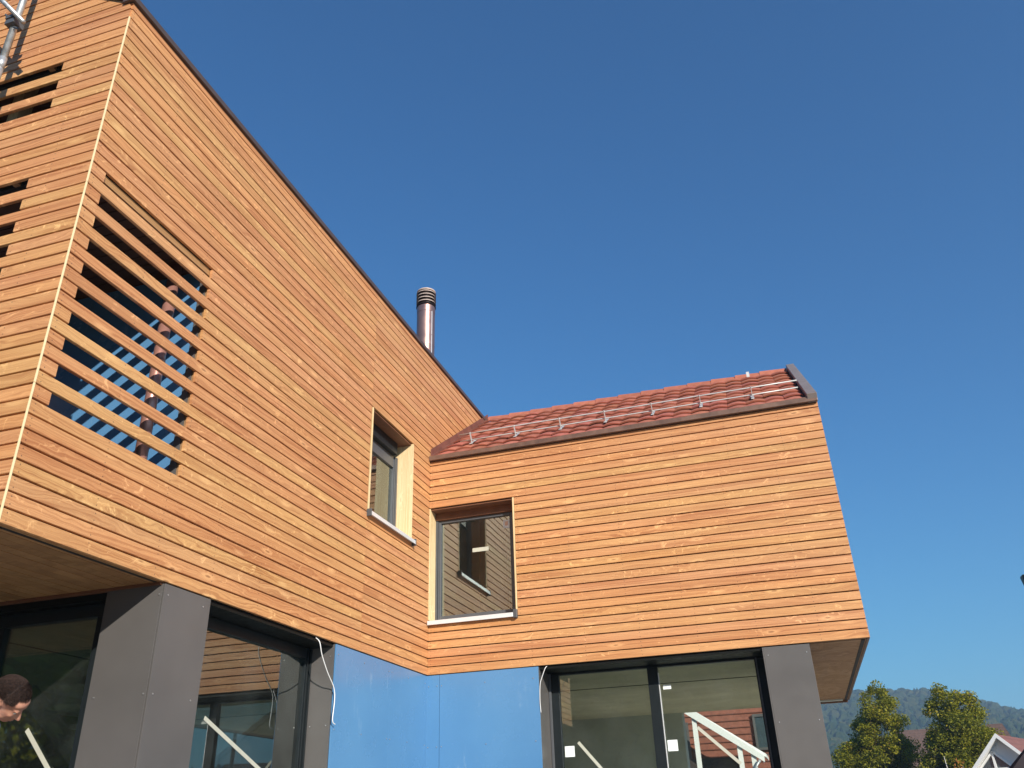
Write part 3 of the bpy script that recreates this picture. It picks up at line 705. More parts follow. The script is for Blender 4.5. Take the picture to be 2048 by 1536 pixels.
# white metal rail strip beside the last slat
# ---- inside
FLOOR = simple('pale_screed', (.70, .68, .62), .8, var=.08, scale=2)
def room(pts):
    for nm, mt, bb in pts: box(nm, mt, house, *bb)
room([('ceiling', CONC, (LWX+.1, -.31, -4.16, BACK-.25, 2.97, 3.0)), ('ceiling', CONC, (-.30, 3.93, .44, BACK-.25, 3.0, 3.03)),
      ('floor', FLOOR, (LWX+.1, -.3, -4.16, BACK-.25, .02, .06)), ('floor', FLOOR, (-.29, 3.93, .44, BACK-.25, .02, .06)),
      ('inner_wall', DARKW, (LWX+.05, LWX+.1, -4.2, -3.4, 0, 3.0)), ('inner_wall', DARKW, (LWX+.05, LWX+.1, 3.6, BACK-.2, 0, 3.0)),  # west wall left open, an unseen gap added to light the room
      ('inner_wall', DARKW, (-.31, -.26, .44, BACK-.25, .06, 3.0)),
      ('ceiling_joint', MEMB, (-1.985, -1.975, -4.15, 1.9, 2.964, 2.972)), ('ceiling_joint', MEMB, (-.2, 3.9, 1.60, 1.61, 2.994, 3.002)),
      ('upper_floor', CONC, (LWX+.1, -.1, -4.19, BACK-.25, 3.12, 3.2)), ('upper_floor', CONC, (-.1, W-.1, .1, BACK-.25, 3.12, 3.2)),
      ('inner_wall', DARKW, (-2.2, -2.15, -3.0, 1.5, 3.2, 5.9)), ('ceiling', CONC, (LWX+.1, -.1, -4.15, BACK-.25, 5.75, 5.8)), ('inner_wall', DARKW, (-2.2, -.1, -4.28, -4.2, 3.2, 5.9)),
      ('ceiling', DARKW, (-.05, W-.1, .3, BACK-.25, 5.40, 5.44)), ('inner_wall', DARKW, (-.05, W-.1, 2.4, 2.5, 3.2, 5.4)), ('inner_wall', DARKW, (-.05, -.02, .3, 2.4, 3.2, 5.4)), ('inner_wall', DARKW, (1.6, 1.65, .3, 2.4, 3.2, 5.4))])
# back wall of the right room, with a window that lets the next house show through
box('inner_wall', PLAST, house, -.25, 2.088, BACK-.30, BACK-.21, .06, 3.0)
st = empty('staircase', parent=house)
for i in range(12):
    xx = -3.29+.205*i; zz = 3.06-.178*i
    box('tread', TREAD, st, xx, xx+.45, -2.1, -1.5, zz-.025, zz+.02)
    if i == 0 or i == 11: continue
MB().hexa([(-3.3, -2.0, 2.72), (-.9, -2.0, .70), (-.9, -1.96, .70), (-3.3, -1.96, 2.72), (-3.3, -2.0, 2.95), (-.9, -2.0, .93), (-.9, -1.96, .93), (-3.3, -1.96, 2.95)]).build('stringer', DARKW, st)

# ------------------------------------------------------------------ loose things on and around the house
def wire(name, pts, rad, mat, label, cat):
    P = [Vector(p) for p in pts]; out = []
    for i in range(len(P)-1):
        a, b, c, d = P[max(i-1, 0)], P[i], P[i+1], P[min(i+2, len(P)-1)]
        for k in range(6):
            t = k/6; out.append(.5*((2*b)+(c-a)*t+(2*a-5*b+4*c-d)*t*t+(3*b-a-3*c+d)*t**3))
    out.append(P[-1]); o = MB().tube(out, rad, 8).build(name, mat, None, smooth=True)
    return tag(o, label, cat)
wire('cable', [(-.02, -2.372, 3.04), (.018, -2.37, 3.0), (.02, -2.321, 2.904), (.021, -2.209, 2.779), (.022, -2.09, 2.674), (.024, -2.066, 2.576), (.024, -2.081, 2.417), (.026, -2.034, 2.386)], .0042, CABLE,
     'white cable hanging from the larch edge beside the left blue panel, bent tip', 'cable')
wire('cable', [(1.335, .01, 3.04), (1.322, -.018, 3.015), (1.285, -.02, 2.93), (1.262, -.02, 2.86), (1.253, -.02, 2.711), (1.258, -.02, 2.59)], .0034, CABLE,
     'thin white cable hanging at the right edge of the right blue panel', 'cable')

# scaffold beside the gable
scf = tag(empty('scaffold', (-.83, -5.85, 0)), 'galvanised scaffold tube with a clamped cross tube in front of the gable wall', 'scaffold')
MB().tube([(0, 0, 0), (0, 0, 6.45)], .0242, 20).build('standard', GALV, scf, smooth=True)
MB().tube([(0, 0, 6.452), (0, 0, 8.6)], .0242, 20).build('standard', GALV, scf, smooth=True)
MB().tube([(0, 0, 6.40), (0, 0, 6.50)], .0262, 20).build('spigot_collar', GALV, scf, smooth=True)
A_ = Vector((-.32, -.06, 1.0)); cr0 = Vector((.165, -.06, 6.735)); cr1 = Vector((-.62, -.06, 7.66))
MB().tube([cr0, cr1], .0175, 16).build('cross_tube', GALV, scf, smooth=True)
cm = Vector((.045, -.03, 6.86))
MB().box(-.035, .05, -.052, .035, 6.80, 6.845).box(-.05, .03, -.05, .04, 6.865, 6.90).tube([(.03, -.02, 6.78), (.09, -.02, 6.74)], .010, 8).tube([(-.04, -.03, 6.89), (-.07, -.04, 6.93)], .010, 8).build('coupler', FRAME2, scf, bev=.004)
MB().box(-.08, .08, -.08, .08, 0, .01).build('base_plate', GALV, scf)

# ------------------------------------------------------------------ the man bending in front of the glass
class Clay:
    def __init__(s): s.v = []; s.f = []
def ball(bm, c, r, M_=None, seg=20):
    n0 = len(bm.v); rings = max(6, seg//2+2); c = Vector(c); X = (lambda p: tuple(M_ @ p)) if M_ else tuple
    bm.v.append(X(c+Vector((0, 0, r[2]))))
    for i in range(1, rings):
        th = PI*i/rings
        for j in range(seg):
            ph = 2*PI*j/seg; bm.v.append(X(c+Vector((r[0]*math.sin(th)*math.cos(ph), r[1]*math.sin(th)*math.sin(ph), r[2]*math.cos(th)))))
    bm.v.append(X(c-Vector((0, 0, r[2])))); e = len(bm.v)-1
    for j in range(seg):
        q = (j+1) % seg; bm.f.append((n0, n0+1+j, n0+1+q)); bm.f.append((e, n0+1+(rings-2)*seg+q, n0+1+(rings-2)*seg+j))
        for i in range(rings-2): a = n0+1+i*seg; bm.f.append((a+j, a+seg+j, a+seg+q, a+q))
def limb(bm, a, b, ra, rb, M_=None):
    a = Vector(a); b = Vector(b)
    for i in range(5): t = i/4; rr_ = ra+(rb-ra)*t; ball(bm, a.lerp(b, t), (rr_, rr_, rr_), M_, 14)
    d_ = b-a; ax = d_.orthogonal().normalized(); bx = d_.cross(ax).normalized(); n0 = len(bm.v); k = 14
    for p, rr_ in ((a, ra), (b, rb)):
        for j in range(k):
            t = 2*PI*j/k; q = p+(ax*math.cos(t)+bx*math.sin(t))*rr_; bm.v.append(tuple(M_ @ q if M_ else q))
    for j in range(k): q = (j+1) % k; bm.f.append((n0+j, n0+q, n0+k+q, n0+k+j))
    bm.f.append(tuple(n0+j for j in reversed(range(k)))); bm.f.append(tuple(n0+k+j for j in range(k)))
def remeshed(name, build, mat, parent, vox=.012, smooth=6):
    bm = Clay(); build(bm); me = bpy.data.meshes.new(name); me.from_pydata(bm.v, [], bm.f); me.update()
    o = bpy.data.objects.new('tmp', me); COL.objects.link(o)
    r_ = o.modifiers.new('r', 'REMESH'); r_.mode = 'VOXEL'; r_.voxel_size = vox; r_.use_smooth_shade = True
    s_ = o.modifiers.new('s', 'SMOOTH'); s_.factor = .6; s_.iterations = smooth
    dg = bpy.context.evaluated_depsgraph_get(); m2 = bpy.data.meshes.new_from_object(o.evaluated_get(dg)); bpy.data.objects.remove(o)
    m2.name = name; m2.materials.clear(); m2.materials.append(mat); m2.polygons.foreach_set('use_smooth', [True]*len(m2.polygons))
    return put(name, m2, parent)

HC = Vector((-.345, -5.005, 2.292))                                   # centre of the skull
Rr, Uu, Tt = RX.normalized(), UP.normalized(), -FW.normalized()
hup = (Rr*.70+Uu*.66+Tt*.12).normalized(); hface = (Rr*.62-Uu*.74+Tt*.06); hface = (hface-hup*hface.dot(hup)).normalized(); hside = hface.cross(hup).normalized()
HM = Matrix(((hface.x, hside.x, hup.x, HC.x), (hface.y, hside.y, hup.y, HC.y), (hface.z, hside.z, hup.z, HC.z), (0, 0, 0, 1)))
def hp(x, y, z): return HM @ Vector((x, y, z))                        # head frame: x forward (face), y sideways, z crown
man = empty('person', (-.95, -5.25, 0))
tag(man, 'dark-haired man in a lavender shirt bending down at the left glass front', 'person')
pz = .83
off = Vector(man.location)
BD = -Rr; BD.z = 0; BD.normalize()
neck = hp(-.035, 0, -.13); pel = HC+BD*.78+Vector((0, 0, -.42)); pel.z = pz+.93; chest = neck.lerp(pel, .28)+Vector((0, 0, .0))
side = Vector((BD.y, -BD.x, 0))
hipL, hipR = pel+side*.09, pel-side*.09; footL = Vector((pel.x, pel.y, pz+.05))+side*.13+BD*.05; footR = Vector((pel.x, pel.y, pz+.05))-side*.13-BD*.10
kneeL = hipL.lerp(footL, .5)-BD*.05; kneeR = hipR.lerp(footR, .5)-BD*.06
shL = neck.lerp(pel, .16)+side*.19; shR = neck.lerp(pel, .16)-side*.19
elL = shL+Vector((0, 0, -.25))+BD*.10; elR = shR+Vector((0, 0, -.26))+BD*.09; haL = elL+Vector((0, 0, -.22))-BD*.02; haR = elR+Vector((0, 0, -.22))-BD*.03
def loc_(p): return Vector(p)-off
LM = Matrix.Translation(-off)
SKINM, n, b = newmat('skin'); tc = nd(n, 'ShaderNodeTexCoord').outputs['Object']
c = mixc(n, maprange(n, noise_(n, tc, 14, 5, .65), .35, .65), (.50, .27, .19), (.42, .19, .125)); lk(n, c, b.inputs['Base Color']); b.inputs['Roughness'].default_value = .5
b.inputs['Subsurface Weight'].default_value = .08; b.inputs['Subsurface Scale'].default_value = .01; bump(n, b, noise_(n, tc, 160, 3, .6), .25, .001)
def hands(bm, h, el):
    d = (h-el).normalized(); s1 = d.cross(Vector((0, 0, 1))).normalized(); dn = s1.cross(d).normalized()
    ball(bm, loc_(h+d*.045), (.032, .032, .040)); 
    for i, ln in enumerate((.070, .080, .074, .058)):
        k = h+d*.075+s1*(-.030+.020*i); k2 = k+d*ln*.5-dn*.006; k3 = k2+d*ln*.32-dn*.022
        limb(bm, loc_(k-d*.03), loc_(k), .011, .010); limb(bm, loc_(k), loc_(k2), .0095, .0085); limb(bm, loc_(k2), loc_(k3), .0085, .007)
    t0 = h+d*.02-s1*.03; t1 = t0-s1*.028+d*.03-dn*.012; t2 = t1+d*.030-dn*.012; limb(bm, loc_(t0), loc_(t1), .013, .011); limb(bm, loc_(t1), loc_(t2), .011, .009)
def body(bm):
    T = LM @ HM
    ball(bm, (-.012, 0, .028), (.098, .078, .088), T, 28)             # skull
    ball(bm, (.030, 0, -.020), (.066, .060, .088), T, 24)             # face
    ball(bm, (.052, 0, .040), (.046, .058, .036), T)                  # forehead
    ball(bm, (.048, 0, -.088), (.036, .036, .026), T)                 # chin
    ball(bm, (.015, .042, -.062), (.045, .016, .034), T); ball(bm, (.015, -.042, -.062), (.045, .016, .034), T)
    ball(bm, (.082, .026, .012), (.016, .022, .009), T); ball(bm, (.082, -.026, .012), (.016, .022, .009), T)      # brows
    ball(bm, (.066, .036, -.028), (.020, .018, .018), T); ball(bm, (.066, -.036, -.028), (.020, .018, .018), T)    # cheeks
    for i in range(5): t = i/4; ball(bm, (.090+.022*t, 0, .004-.044*t), (.010+.003*t, .007+.005*t, .012), T, 12)   # nose
    ball(bm, (.100, .010, -.044), (.010, .007, .007), T, 10); ball(bm, (.100, -.010, -.044), (.010, .007, .007), T, 10)
    ball(bm, (.086, 0, -.064), (.014, .024, .007), T, 14); ball(bm, (.083, 0, -.075), (.014, .021, .007), T, 14)   # lips
    for s_ in (1, -1):                                                # ears
        for i in range(10):
            a = -1.9+3.9*i/9; ball(bm, (-.012-.019*math.cos(a), s_*(.080+.006*math.cos(a)), -.004+.031*math.sin(a)), (.0065, .005, .0065), T, 8)
        ball(bm, (-.006, s_*.077, -.010), (.014, .005, .022), T, 10); ball(bm, (0, s_*.076, -.038), (.008, .005, .009), T, 8)
    limb(bm, loc_(hp(-.022, 0, -.05)), loc_(neck), .058, .060); limb(bm, loc_(neck), loc_(chest), .065, .10)
    limb(bm, loc_(chest), loc_(pel), .13, .125); limb(bm, loc_(shL), loc_(shR), .06, .06)
    for sh, el, ha in ((shL, elL, haL), (shR, elR, haR)): limb(bm, loc_(sh), loc_(el), .052, .040); limb(bm, loc_(el), loc_(ha), .038, .026); hands(bm, ha, el)
    for hi, kn, fo in ((hipL, kneeL, footL), (hipR, kneeR, footR)): limb(bm, loc_(hi), loc_(kn), .088, .058); limb(bm, loc_(kn), loc_(fo), .055, .036); limb(bm, loc_(fo-Vector((0, 0, .01))), loc_(fo-BD*.14-Vector((0, 0, .02))), .036, .028)
remeshed('body', body, SKINM, man, .0062, 3)
def shirt(bm):
    limb(bm, loc_(neck.lerp(pel, .12)), loc_(chest), .085, .135); limb(bm, loc_(chest), loc_(pel), .150, .142); limb(bm, loc_(shL), loc_(shR), .074, .074)
    for sh, el in ((shL, elL), (shR, elR)): limb(bm, loc_(sh), loc_(el), .068, .056)
    for i in range(14): a = 2*PI*i/14; ball(bm, loc_(neck.lerp(pel, .085)+side*.072*math.cos(a)+(BD.cross(side))*.072*math.sin(a)), (.014, .014, .014), None, 8)
remeshed('shirt', shirt, simple('lavender_cotton', (.38, .33, .50), .8, var=.1, scale=10, bmp=.4, bscale=35), man, .014, 4)
def trousers(bm):
    limb(bm, loc_(pel+side*.05), loc_(pel-side*.05), .148, .148)
    for hi, kn, fo in ((hipL, kneeL, footL), (hipR, kneeR, footR)): limb(bm, loc_(hi), loc_(kn), .10, .075); limb(bm, loc_(kn), loc_(fo+Vector((0, 0, .05))), .073, .062)
remeshed('trousers', trousers, simple('dark_work_cloth', (.035, .04, .06), .85, var=.2, scale=9, bmp=.4, bscale=30), man, .016, 4)
def shoes(bm):
    for fo in (footL, footR): limb(bm, loc_(fo+Vector((0, 0, .01))), loc_(fo-BD*.17+Vector((0, 0, -.008))), .052, .042)
remeshed('shoes', shoes, simple('brown_leather', (.09, .05, .03), .5), man, .014, 2)
HAIR, n, b = newmat('dark_hair'); tc = nd(n, 'ShaderNodeTexCoord').outputs['Object']; at = nd(n, 'ShaderNodeAttribute'); at.attribute_name = 'tone'
c = mixc(n, at.outputs['Fac'], (.012, .009, .008), (.055, .032, .026)); lk(n, c, b.inputs['Base Color']); b.inputs['Roughness'].default_value = .75; b.inputs['Specular IOR Level'].default_value = .12
def hair():
    rnd = random.Random(4); v = []; f = []; tone = []; T = LM @ HM
    def inside(u):                                                    # direction u in head frame: is there hair?
        x, y, z = u
        if x > .62 and z < .52: return False
        if x > .15 and z < .02+.25*max(0, x): return False
        if abs(y) > .6 and -.42 < x < .22 and z < .12: return False
        return z > -.58
    def surf(u, k=1.0): return Vector((-.012+u.x*.104*k, u.y*.084*k, .028+u.z*(.094 if u.z > 0 else .12)*k))
    N_ = 26; M2 = 40; idx = {}
    for i in range(N_+1):
        th = PI*i/N_
        for j in range(M2):
            ph = 2*PI*j/M2; u = Vector((math.sin(th)*math.cos(ph), math.sin(th)*math.sin(ph), math.cos(th)))
            if inside(u): idx[i, j] = len(v); k = 1+.03*noise.noise(u*7); v.append(T @ surf(u, k))
    for i in range(N_):
        for j in range(M2):
            q = (j+1) % M2
            if all(k in idx for k in ((i, j), (i, q), (i+1, q), (i+1, j))): f.append((idx[i, j], idx[i+1, j], idx[i+1, q], idx[i, q])); tone.append(.15)
    for _ in range(14000):
        u = Vector((rnd.gauss(0, 1), rnd.gauss(0, 1), rnd.gauss(0, 1))).normalized()
        if not inside(u) : continue
        p = surf(u, 1+.02*noise.noise(u*7)); fl_ = Vector((.5, 0, -.4)) if u.x > .1 else Vector((-.45, 0, -.8)); fl_ += Vector((rnd.uniform(-.5, .5), rnd.uniform(-.5, .5), rnd.uniform(-.5, .5)))
        dr = (fl_-u*fl_.dot(u)).normalized(); s_ = u.cross(dr)*.0011; ln = rnd.uniform(.010, .018); n0 = len(v)
        v += [T @ (p-s_), T @ (p+s_), T @ (p+dr*ln*.6+u*.0028+s_*.8), T @ (p+dr*ln+u*.0018)]; f += [(n0, n0+1, n0+2), (n0, n0+2, n0+3)]; t = min(1, max(0, rnd.gauss(.4, .3))); tone += [t, t]
    m = bpy.data.meshes.new('hair'); m.from_pydata([tuple(q) for q in v], [], f); m.materials.append(HAIR); m.attributes.new('tone', 'FLOAT', 'FACE').data.foreach_set('value', tone)
    put('hair', m, man)
hair()
eyew = simple('eye_white', (.6, .58, .55), .3); eyed = simple('iris', (.03, .02, .015), .2)
for s_ in (1, -1):
    for mt, nm, c_, r_ in ((eyew, 'eye', (.078, s_*.027, -.004), .0118), (eyed, 'iris', (.0855, s_*.027, -.005), .0058)):
        bm = Clay(); ball(bm, c_, (r_, r_, r_), LM @ HM, 14); me = bpy.data.meshes.new(nm); me.from_pydata(bm.v, [], bm.f); me.materials.append(mt); put(nm, me, man)

# the trestle he stands on
tr = tag(empty('work_trestle', (pel.x, pel.y, 0)), 'low timber work platform under the bending man', 'trestle')
for i in range(3): box('plank', BATTEN, tr, -.75, .45, -.36+.245*i, -.125+.245*i, pz-.045, pz-.002, bev=.003)
for sx in (-.62, .32):
    box('beam', BATTEN, tr, sx-.04, sx+.04, -.38, .38, pz-.13, pz-.046)
    for sy in (-.3, .3): box('leg', BATTEN, tr, sx-.03, sx+.03, sy-.03, sy+.03, 0, pz-.131)

# ------------------------------------------------------------------ trees and shrubs
LEAF, n, b = newmat('leaves'); at = nd(n, 'ShaderNodeAttribute'); at.attribute_name = 'tone'; oi = nd(n, 'ShaderNodeObjectInfo')
rmp = nd(n, 'ShaderNodeValToRGB'); lk(n, at.outputs['Fac'], rmp.inputs[0]); e = rmp.color_ramp.elements
e[0].position = 0; e[0].color = (.065, .080, .012, 1); e[1].position = 1; e[1].color = (.26, .15, .045, 1)
for ps, cl in ((.4, (.165, .170, .014, 1)), (.75, (.29, .26, .022, 1))): x_ = e.new(ps); x_.color = cl
lk(n, mixc(n, 1.0, rmp.outputs[0], oi.outputs['Color'], 'MULTIPLY'), b.inputs['Base Color']); b.inputs['Roughness'].default_value = .6; b.inputs['Specular IOR Level'].default_value = .25
outn = [q for q in n.nodes if q.type == 'OUTPUT_MATERIAL'][0]; tl = nd(n, 'ShaderNodeBsdfTranslucent'); lk(n, mixc(n, 1.0, rmp.outputs[0], (1.3, 1.5, .6), 'MULTIPLY'), tl.inputs[0]); mx = nd(n, 'ShaderNodeMixShader'); mx.inputs[0].default_value = .3
lk(n, b.outputs[0], mx.inputs[1]); lk(n, tl.outputs[0], mx.inputs[2]); lk(n, mx.outputs[0], outn.inputs[0])

def at_az(az, d): r_ = math.radians(az); return CAM.x+d*math.sin(r_), CAM.y+d*math.cos(r_)
def leafmesh(clumps, rnd, per, size, warm=.15):
    v = []; f = []; tone = []
    for c_, r_, t0 in clumps:
        for _ in range(per):
            u = Vector((rnd.gauss(0, 1), rnd.gauss(0, 1), rnd.gauss(0, 1))).normalized()*(rnd.random()**.45)*r_; p = c_+Vector((u.x, u.y, u.z*.8))
            a = Vector((rnd.uniform(-1, 1), rnd.uniform(-1, 1), rnd.uniform(-.7, .7))).normalized(); q = a.cross(Vector((rnd.uniform(-1, 1), rnd.uniform(-1, 1), rnd.uniform(-1, 1)))).normalized()
            s_ = size*rnd.uniform(.6, 1.25); n0 = len(v); v += [tuple(p-a*s_), tuple(p+q*s_*.5-a*s_*.1), tuple(p+a*s_), tuple(p-q*s_*.5-a*s_*.1)]; f.append((n0, n0+1, n0+2, n0+3))
            t = rnd.gauss(t0, .15)
            if rnd.random() < warm: t += .35
            tone.append(min(1, max(0, t)))
    m = bpy.data.meshes.new('crown'); m.from_pydata(v, [], f); m.materials.append(LEAF); m.attributes.new('tone', 'FLOAT', 'FACE').data.foreach_set('value', tone)
    return m
def tree(name, az, d, lobes, seed, label, cat='tree', per=95, size=.085, ncl=170, trunk=True, group=None, warm=.15, col=(1, 1, 1), cr=(.26, .52)):
    """lobes: (sideways offset, height of centre, half width, half height)"""
    rnd = random.Random(seed); x, y = at_az(az, d); o = tag(empty(name, (x, y, 0)), label, cat, group)
    s_ = Vector((math.cos(math.radians(az)), -math.sin(math.radians(az)), 0)); dd = Vector((s_.y, -s_.x, 0)); cl = []; tw = MB()
    tot = sum(l[2]*l[3] for l in lobes)
    for (ox, hz, rw_, rh) in lobes:
        for _ in range(max(3, int(ncl*rw_*rh/tot))):
            while True:
                a, b_, c_ = rnd.uniform(-1, 1), rnd.uniform(-1, 1), rnd.uniform(-1, 1)
                rad = a*a+b_*b_+c_*c_
                if .2 < rad < 1: break
            p = s_*(ox+a*rw_*(1-.25*c_))+dd*(b_*rw_)+Vector((0, 0, max(.2, hz+c_*rh)))
            cl.append((p, rnd.uniform(*cr), rnd.uniform(.25, .52)))
            if trunk and rnd.random() < .14:
                base = s_*ox*.4+Vector((0, 0, max(.4, p.z*.35))); mid = base.lerp(p, .55)+Vector((0, 0, .15)); tw.tube([base, mid, p*1.0], [.03, .016, .005], 5)
    put('crown', leafmesh(cl, rnd, per, size, warm), o, color=col)
    if trunk:
        H_ = max(l[1]+l[3] for l in lobes)
        tw.tube([(0, 0, -.1), (.05, .02, H_*.25), (-.06, 0, H_*.55), (.03, 0, H_*.93)], [.17, .13, .08, .02], 9); tw.build('trunk', BARK, o, smooth=True)
    return o
tree('broadleaf_tree', 4.0, 45, [(.62, 6.0, .62, 1.0), (.5, 4.9, 1.15, 1.2), (.25, 3.7, 1.75, 1.3), (-.1, 2.6, 2.1, 1.4), (-.9, 3.5, .9, 1.0), (-1.75, 2.0, .75, 1.1), (0, 1.2, 2.1, 1.1)], 21, 'tall yellowing tree just right of the larch overhang, pointed crown', per=230, ncl=350, size=.058, warm=.08, cr=(.26, .5), col=(1.2, 1.15, 1))
tree('broadleaf_tree', 8.85, 43, [(-.55, 5.4, .5, .85), (.35, 5.3, .6, .85), (0, 4.4, 1.2, 1.1), (.35, 3.2, 1.65, 1.4), (-.8, 3.3, .95, 1.2), (.2, 1.5, 1.95, 1.3)], 33, 'broad yellow green tree with two tops left of the white gable', per=230, ncl=320, size=.058, warm=.09, cr=(.26, .5), col=(1.15, 1.12, 1))
tree('young_tree', 1.75, 40, [(0, 2.1, .32, 1.3), (.35, 1.5, .4, .8)], 5, 'slim young tree with few leaves beside the grey column', per=60, size=.06, ncl=26, cr=(.15, .3))
k_ = 0
for az, d, wd, hh, lab, cl_ in ((5.3, 36, .9, 1.25, 'low green shrub under the pointed tree', (1, 1, 1)), (6.4, 36, .9, 1.35, 'green shrub between the two tall trees', (.9, 1, .9)), (7.5, 35, .9, 1.3, 'reddish shrub at the foot of the two-topped tree', (1.5, .8, .8)), (3.2, 37, 1.0, 1.1, 'dark shrub below the pointed tree on its left', (.7, .9, .8)), (8.9, 33, .8, 1.3, 'shrub with pink tips beside the bare sapling', (1.5, .95, 1.0))):
    tree('shrub', az, d, [(0, hh*.62, wd, hh*.62), (.3, hh*.8, wd*.6, hh*.5)], 50+k_, lab, 'shrub', per=90, size=.055, ncl=36, trunk=False, group='shrubs below the trees', warm=.3, col=cl_, cr=(.16, .3)); k_ += 1
# bare sapling with a white stem
x, y = at_az(7.75, 31); sap = tag(empty('sapling', (x, y, 0)), 'nearly bare sapling with a white stem in front of the two-topped tree', 'sapling')
MB().tube([(0, 0, 0), (.02, 0, 1.2), (-.03, 0, 2.4), (-.06, 0, 3.0)], [.03, .024, .016, .006], 7).tube([(.0, 0, 1.6), (.25, 0, 2.1), (.4, 0, 2.7)], [.012, .008, .003], 5).tube([(-.02, 0, 1.9), (-.25, 0, 2.2)], [.01, .003], 5).build('stem', simple('white_bark', (.55, .52, .47), .8, var=.3, scale=15), sap, smooth=True)
rnd = random.Random(9); put('crown', leafmesh([(Vector((rnd.uniform(-.3, .45), rnd.uniform(-.2, .2), rnd.uniform(1.5, 3.0))), .2, .8) for _ in range(14)], rnd, 16, .05, .5), sap, color=(1.4, .9, 1.0))

# ------------------------------------------------------------------ neighbouring houses
RT1 = stripes('far_brown_tiles', (.075, .045, .032), (.13, .07, .048), .3, 2); RT2 = stripes('far_red_tiles', (.16, .06, .042), (.24, .10, .07), .25, 2)
RENDER = simple('white_render', (.74, .75, .74), .8, var=.04, scale=1.5); WGL = simple('far_window_glass', (.05, .07, .08), .08, var=.2, spec=.9); DKT = simple('dark_timber', (.035, .022, .02), .7, var=.2)
TILER = simple('tile_hanging_red', (.25, .085, .055), .7, var=.25, scale=8)
def gable_house(name, az, d, yaw, wid, dep, ev, rg, mats, label, over=.35, windows=(), chim=False, cat='house', xy=None):
    """gable end turned to local -y; ev/rg eave and ridge heights"""
    x, y = xy if xy else at_az(az, d); o = tag(empty(name, (x, y, 0), yaw), label, cat); wm, rm, vm = mats; h = wid/2
    m = MB(); m.v = [(-h, 0, 0), (h, 0, 0), (h, dep, 0), (-h, dep, 0), (-h, 0, ev), (h, 0, ev), (h, dep, ev), (-h, dep, ev), (0, 0, rg), (0, dep, rg)]
    m.f = [(0, 1, 5, 8, 4), (2, 3, 7, 9, 6), (1, 2, 6, 5), (3, 0, 4, 7), (4, 8, 9, 7), (5, 6, 9, 8)]; m.build('wall', wm, o)
    sl = (rg-ev)/h
    for s_ in (-1, 1):
        e_ = h+over; r_ = MB(); zt = rg+.16; ze = rg-sl*e_+.16
        P = [(0, -over), (s_*e_, -over), (s_*e_, dep+over), (0, dep+over)]
        lo = [(P[0][0], P[0][1], rg+.02), (P[1][0], P[1][1], ze-.14), (P[2][0], P[2][1], ze-.14), (P[3][0], P[3][1], rg+.02)]; hi = [(a, b_, c_+.14) for a, b_, c_ in lo]
        r_.hexa(lo+hi) if s_ > 0 else r_.hexa([lo[1], lo[0], lo[3], lo[2], hi[1], hi[0], hi[3], hi[2]]); r_.build('roof', rm, o)
        q = MB(); q.hexa([(0, -over-.04, rg-.04), (s_*e_, -over-.04, ze-.20), (s_*e_, -over-.005, ze-.20), (0, -over-.005, rg-.04), (0, -over-.04, rg+.18), (s_*e_, -over-.04, ze+.02), (s_*e_, -over-.005, ze+.02), (0, -over-.005, rg+.18)]); q.build('verge_board', vm, o)
    for (wx, wz, ww, wh) in windows:
        f_ = MB(); t = .05
        f_.box(wx-ww/2-t, wx+ww/2+t, -.05, -.003, wz-t, wz).box(wx-ww/2-t, wx+ww/2+t, -.05, -.003, wz+wh, wz+wh+t).box(wx-ww/2-t, wx-ww/2, -.05, -.003, wz, wz+wh).box(wx+ww/2, wx+ww/2+t, -.05, -.003, wz, wz+wh).box(wx-.025, wx+.025, -.045, -.012, wz, wz+wh)
        fo_ = f_.build('window', WHITE, o); box('pane', WGL, fo_, wx-ww/2, wx+ww/2, -.012, -.004, wz, wz+wh)
    if chim: box('chimney', DKT, o, wid*.12, wid*.12+.6, dep*.4, dep*.4+.6, rg-1.2, rg+.9)
    return o
# steep brown roof between the trees, far
gable_house('brown_roof_house', 8.5, 120, PI/2, 7, 6.6, 5.2, 9.9, (DKT, RT1, DKT), 'distant house with a steep brown roof seen between the two tall trees', windows=[(0, 4.4, .9, 1.0)], over=.25)
bx, by = at_az(10.62, 95); bh = tag(empty('brown_hip_house', (bx, by, 0), -.18), 'distant house whose tall brown hipped roof rises behind the white gable', 'house')
box('wall', RENDER, bh, -1.9, 1.9, 0, 5, 0, 4.6)
MB().hexa([(-2.3, -.4, 4.5), (2.1, -.4, 4.5), (2.1, 5.4, 4.5), (-2.3, 5.4, 4.5), (-.7, 2.2, 8.5), (.62, 2.2, 8.5), (.62, 2.8, 8.5), (-.7, 2.8, 8.5)]).build('roof', RT1, bh)
box('window', DKT, bh, -.5, .5, -.02, .05, 2.6, 3.7)
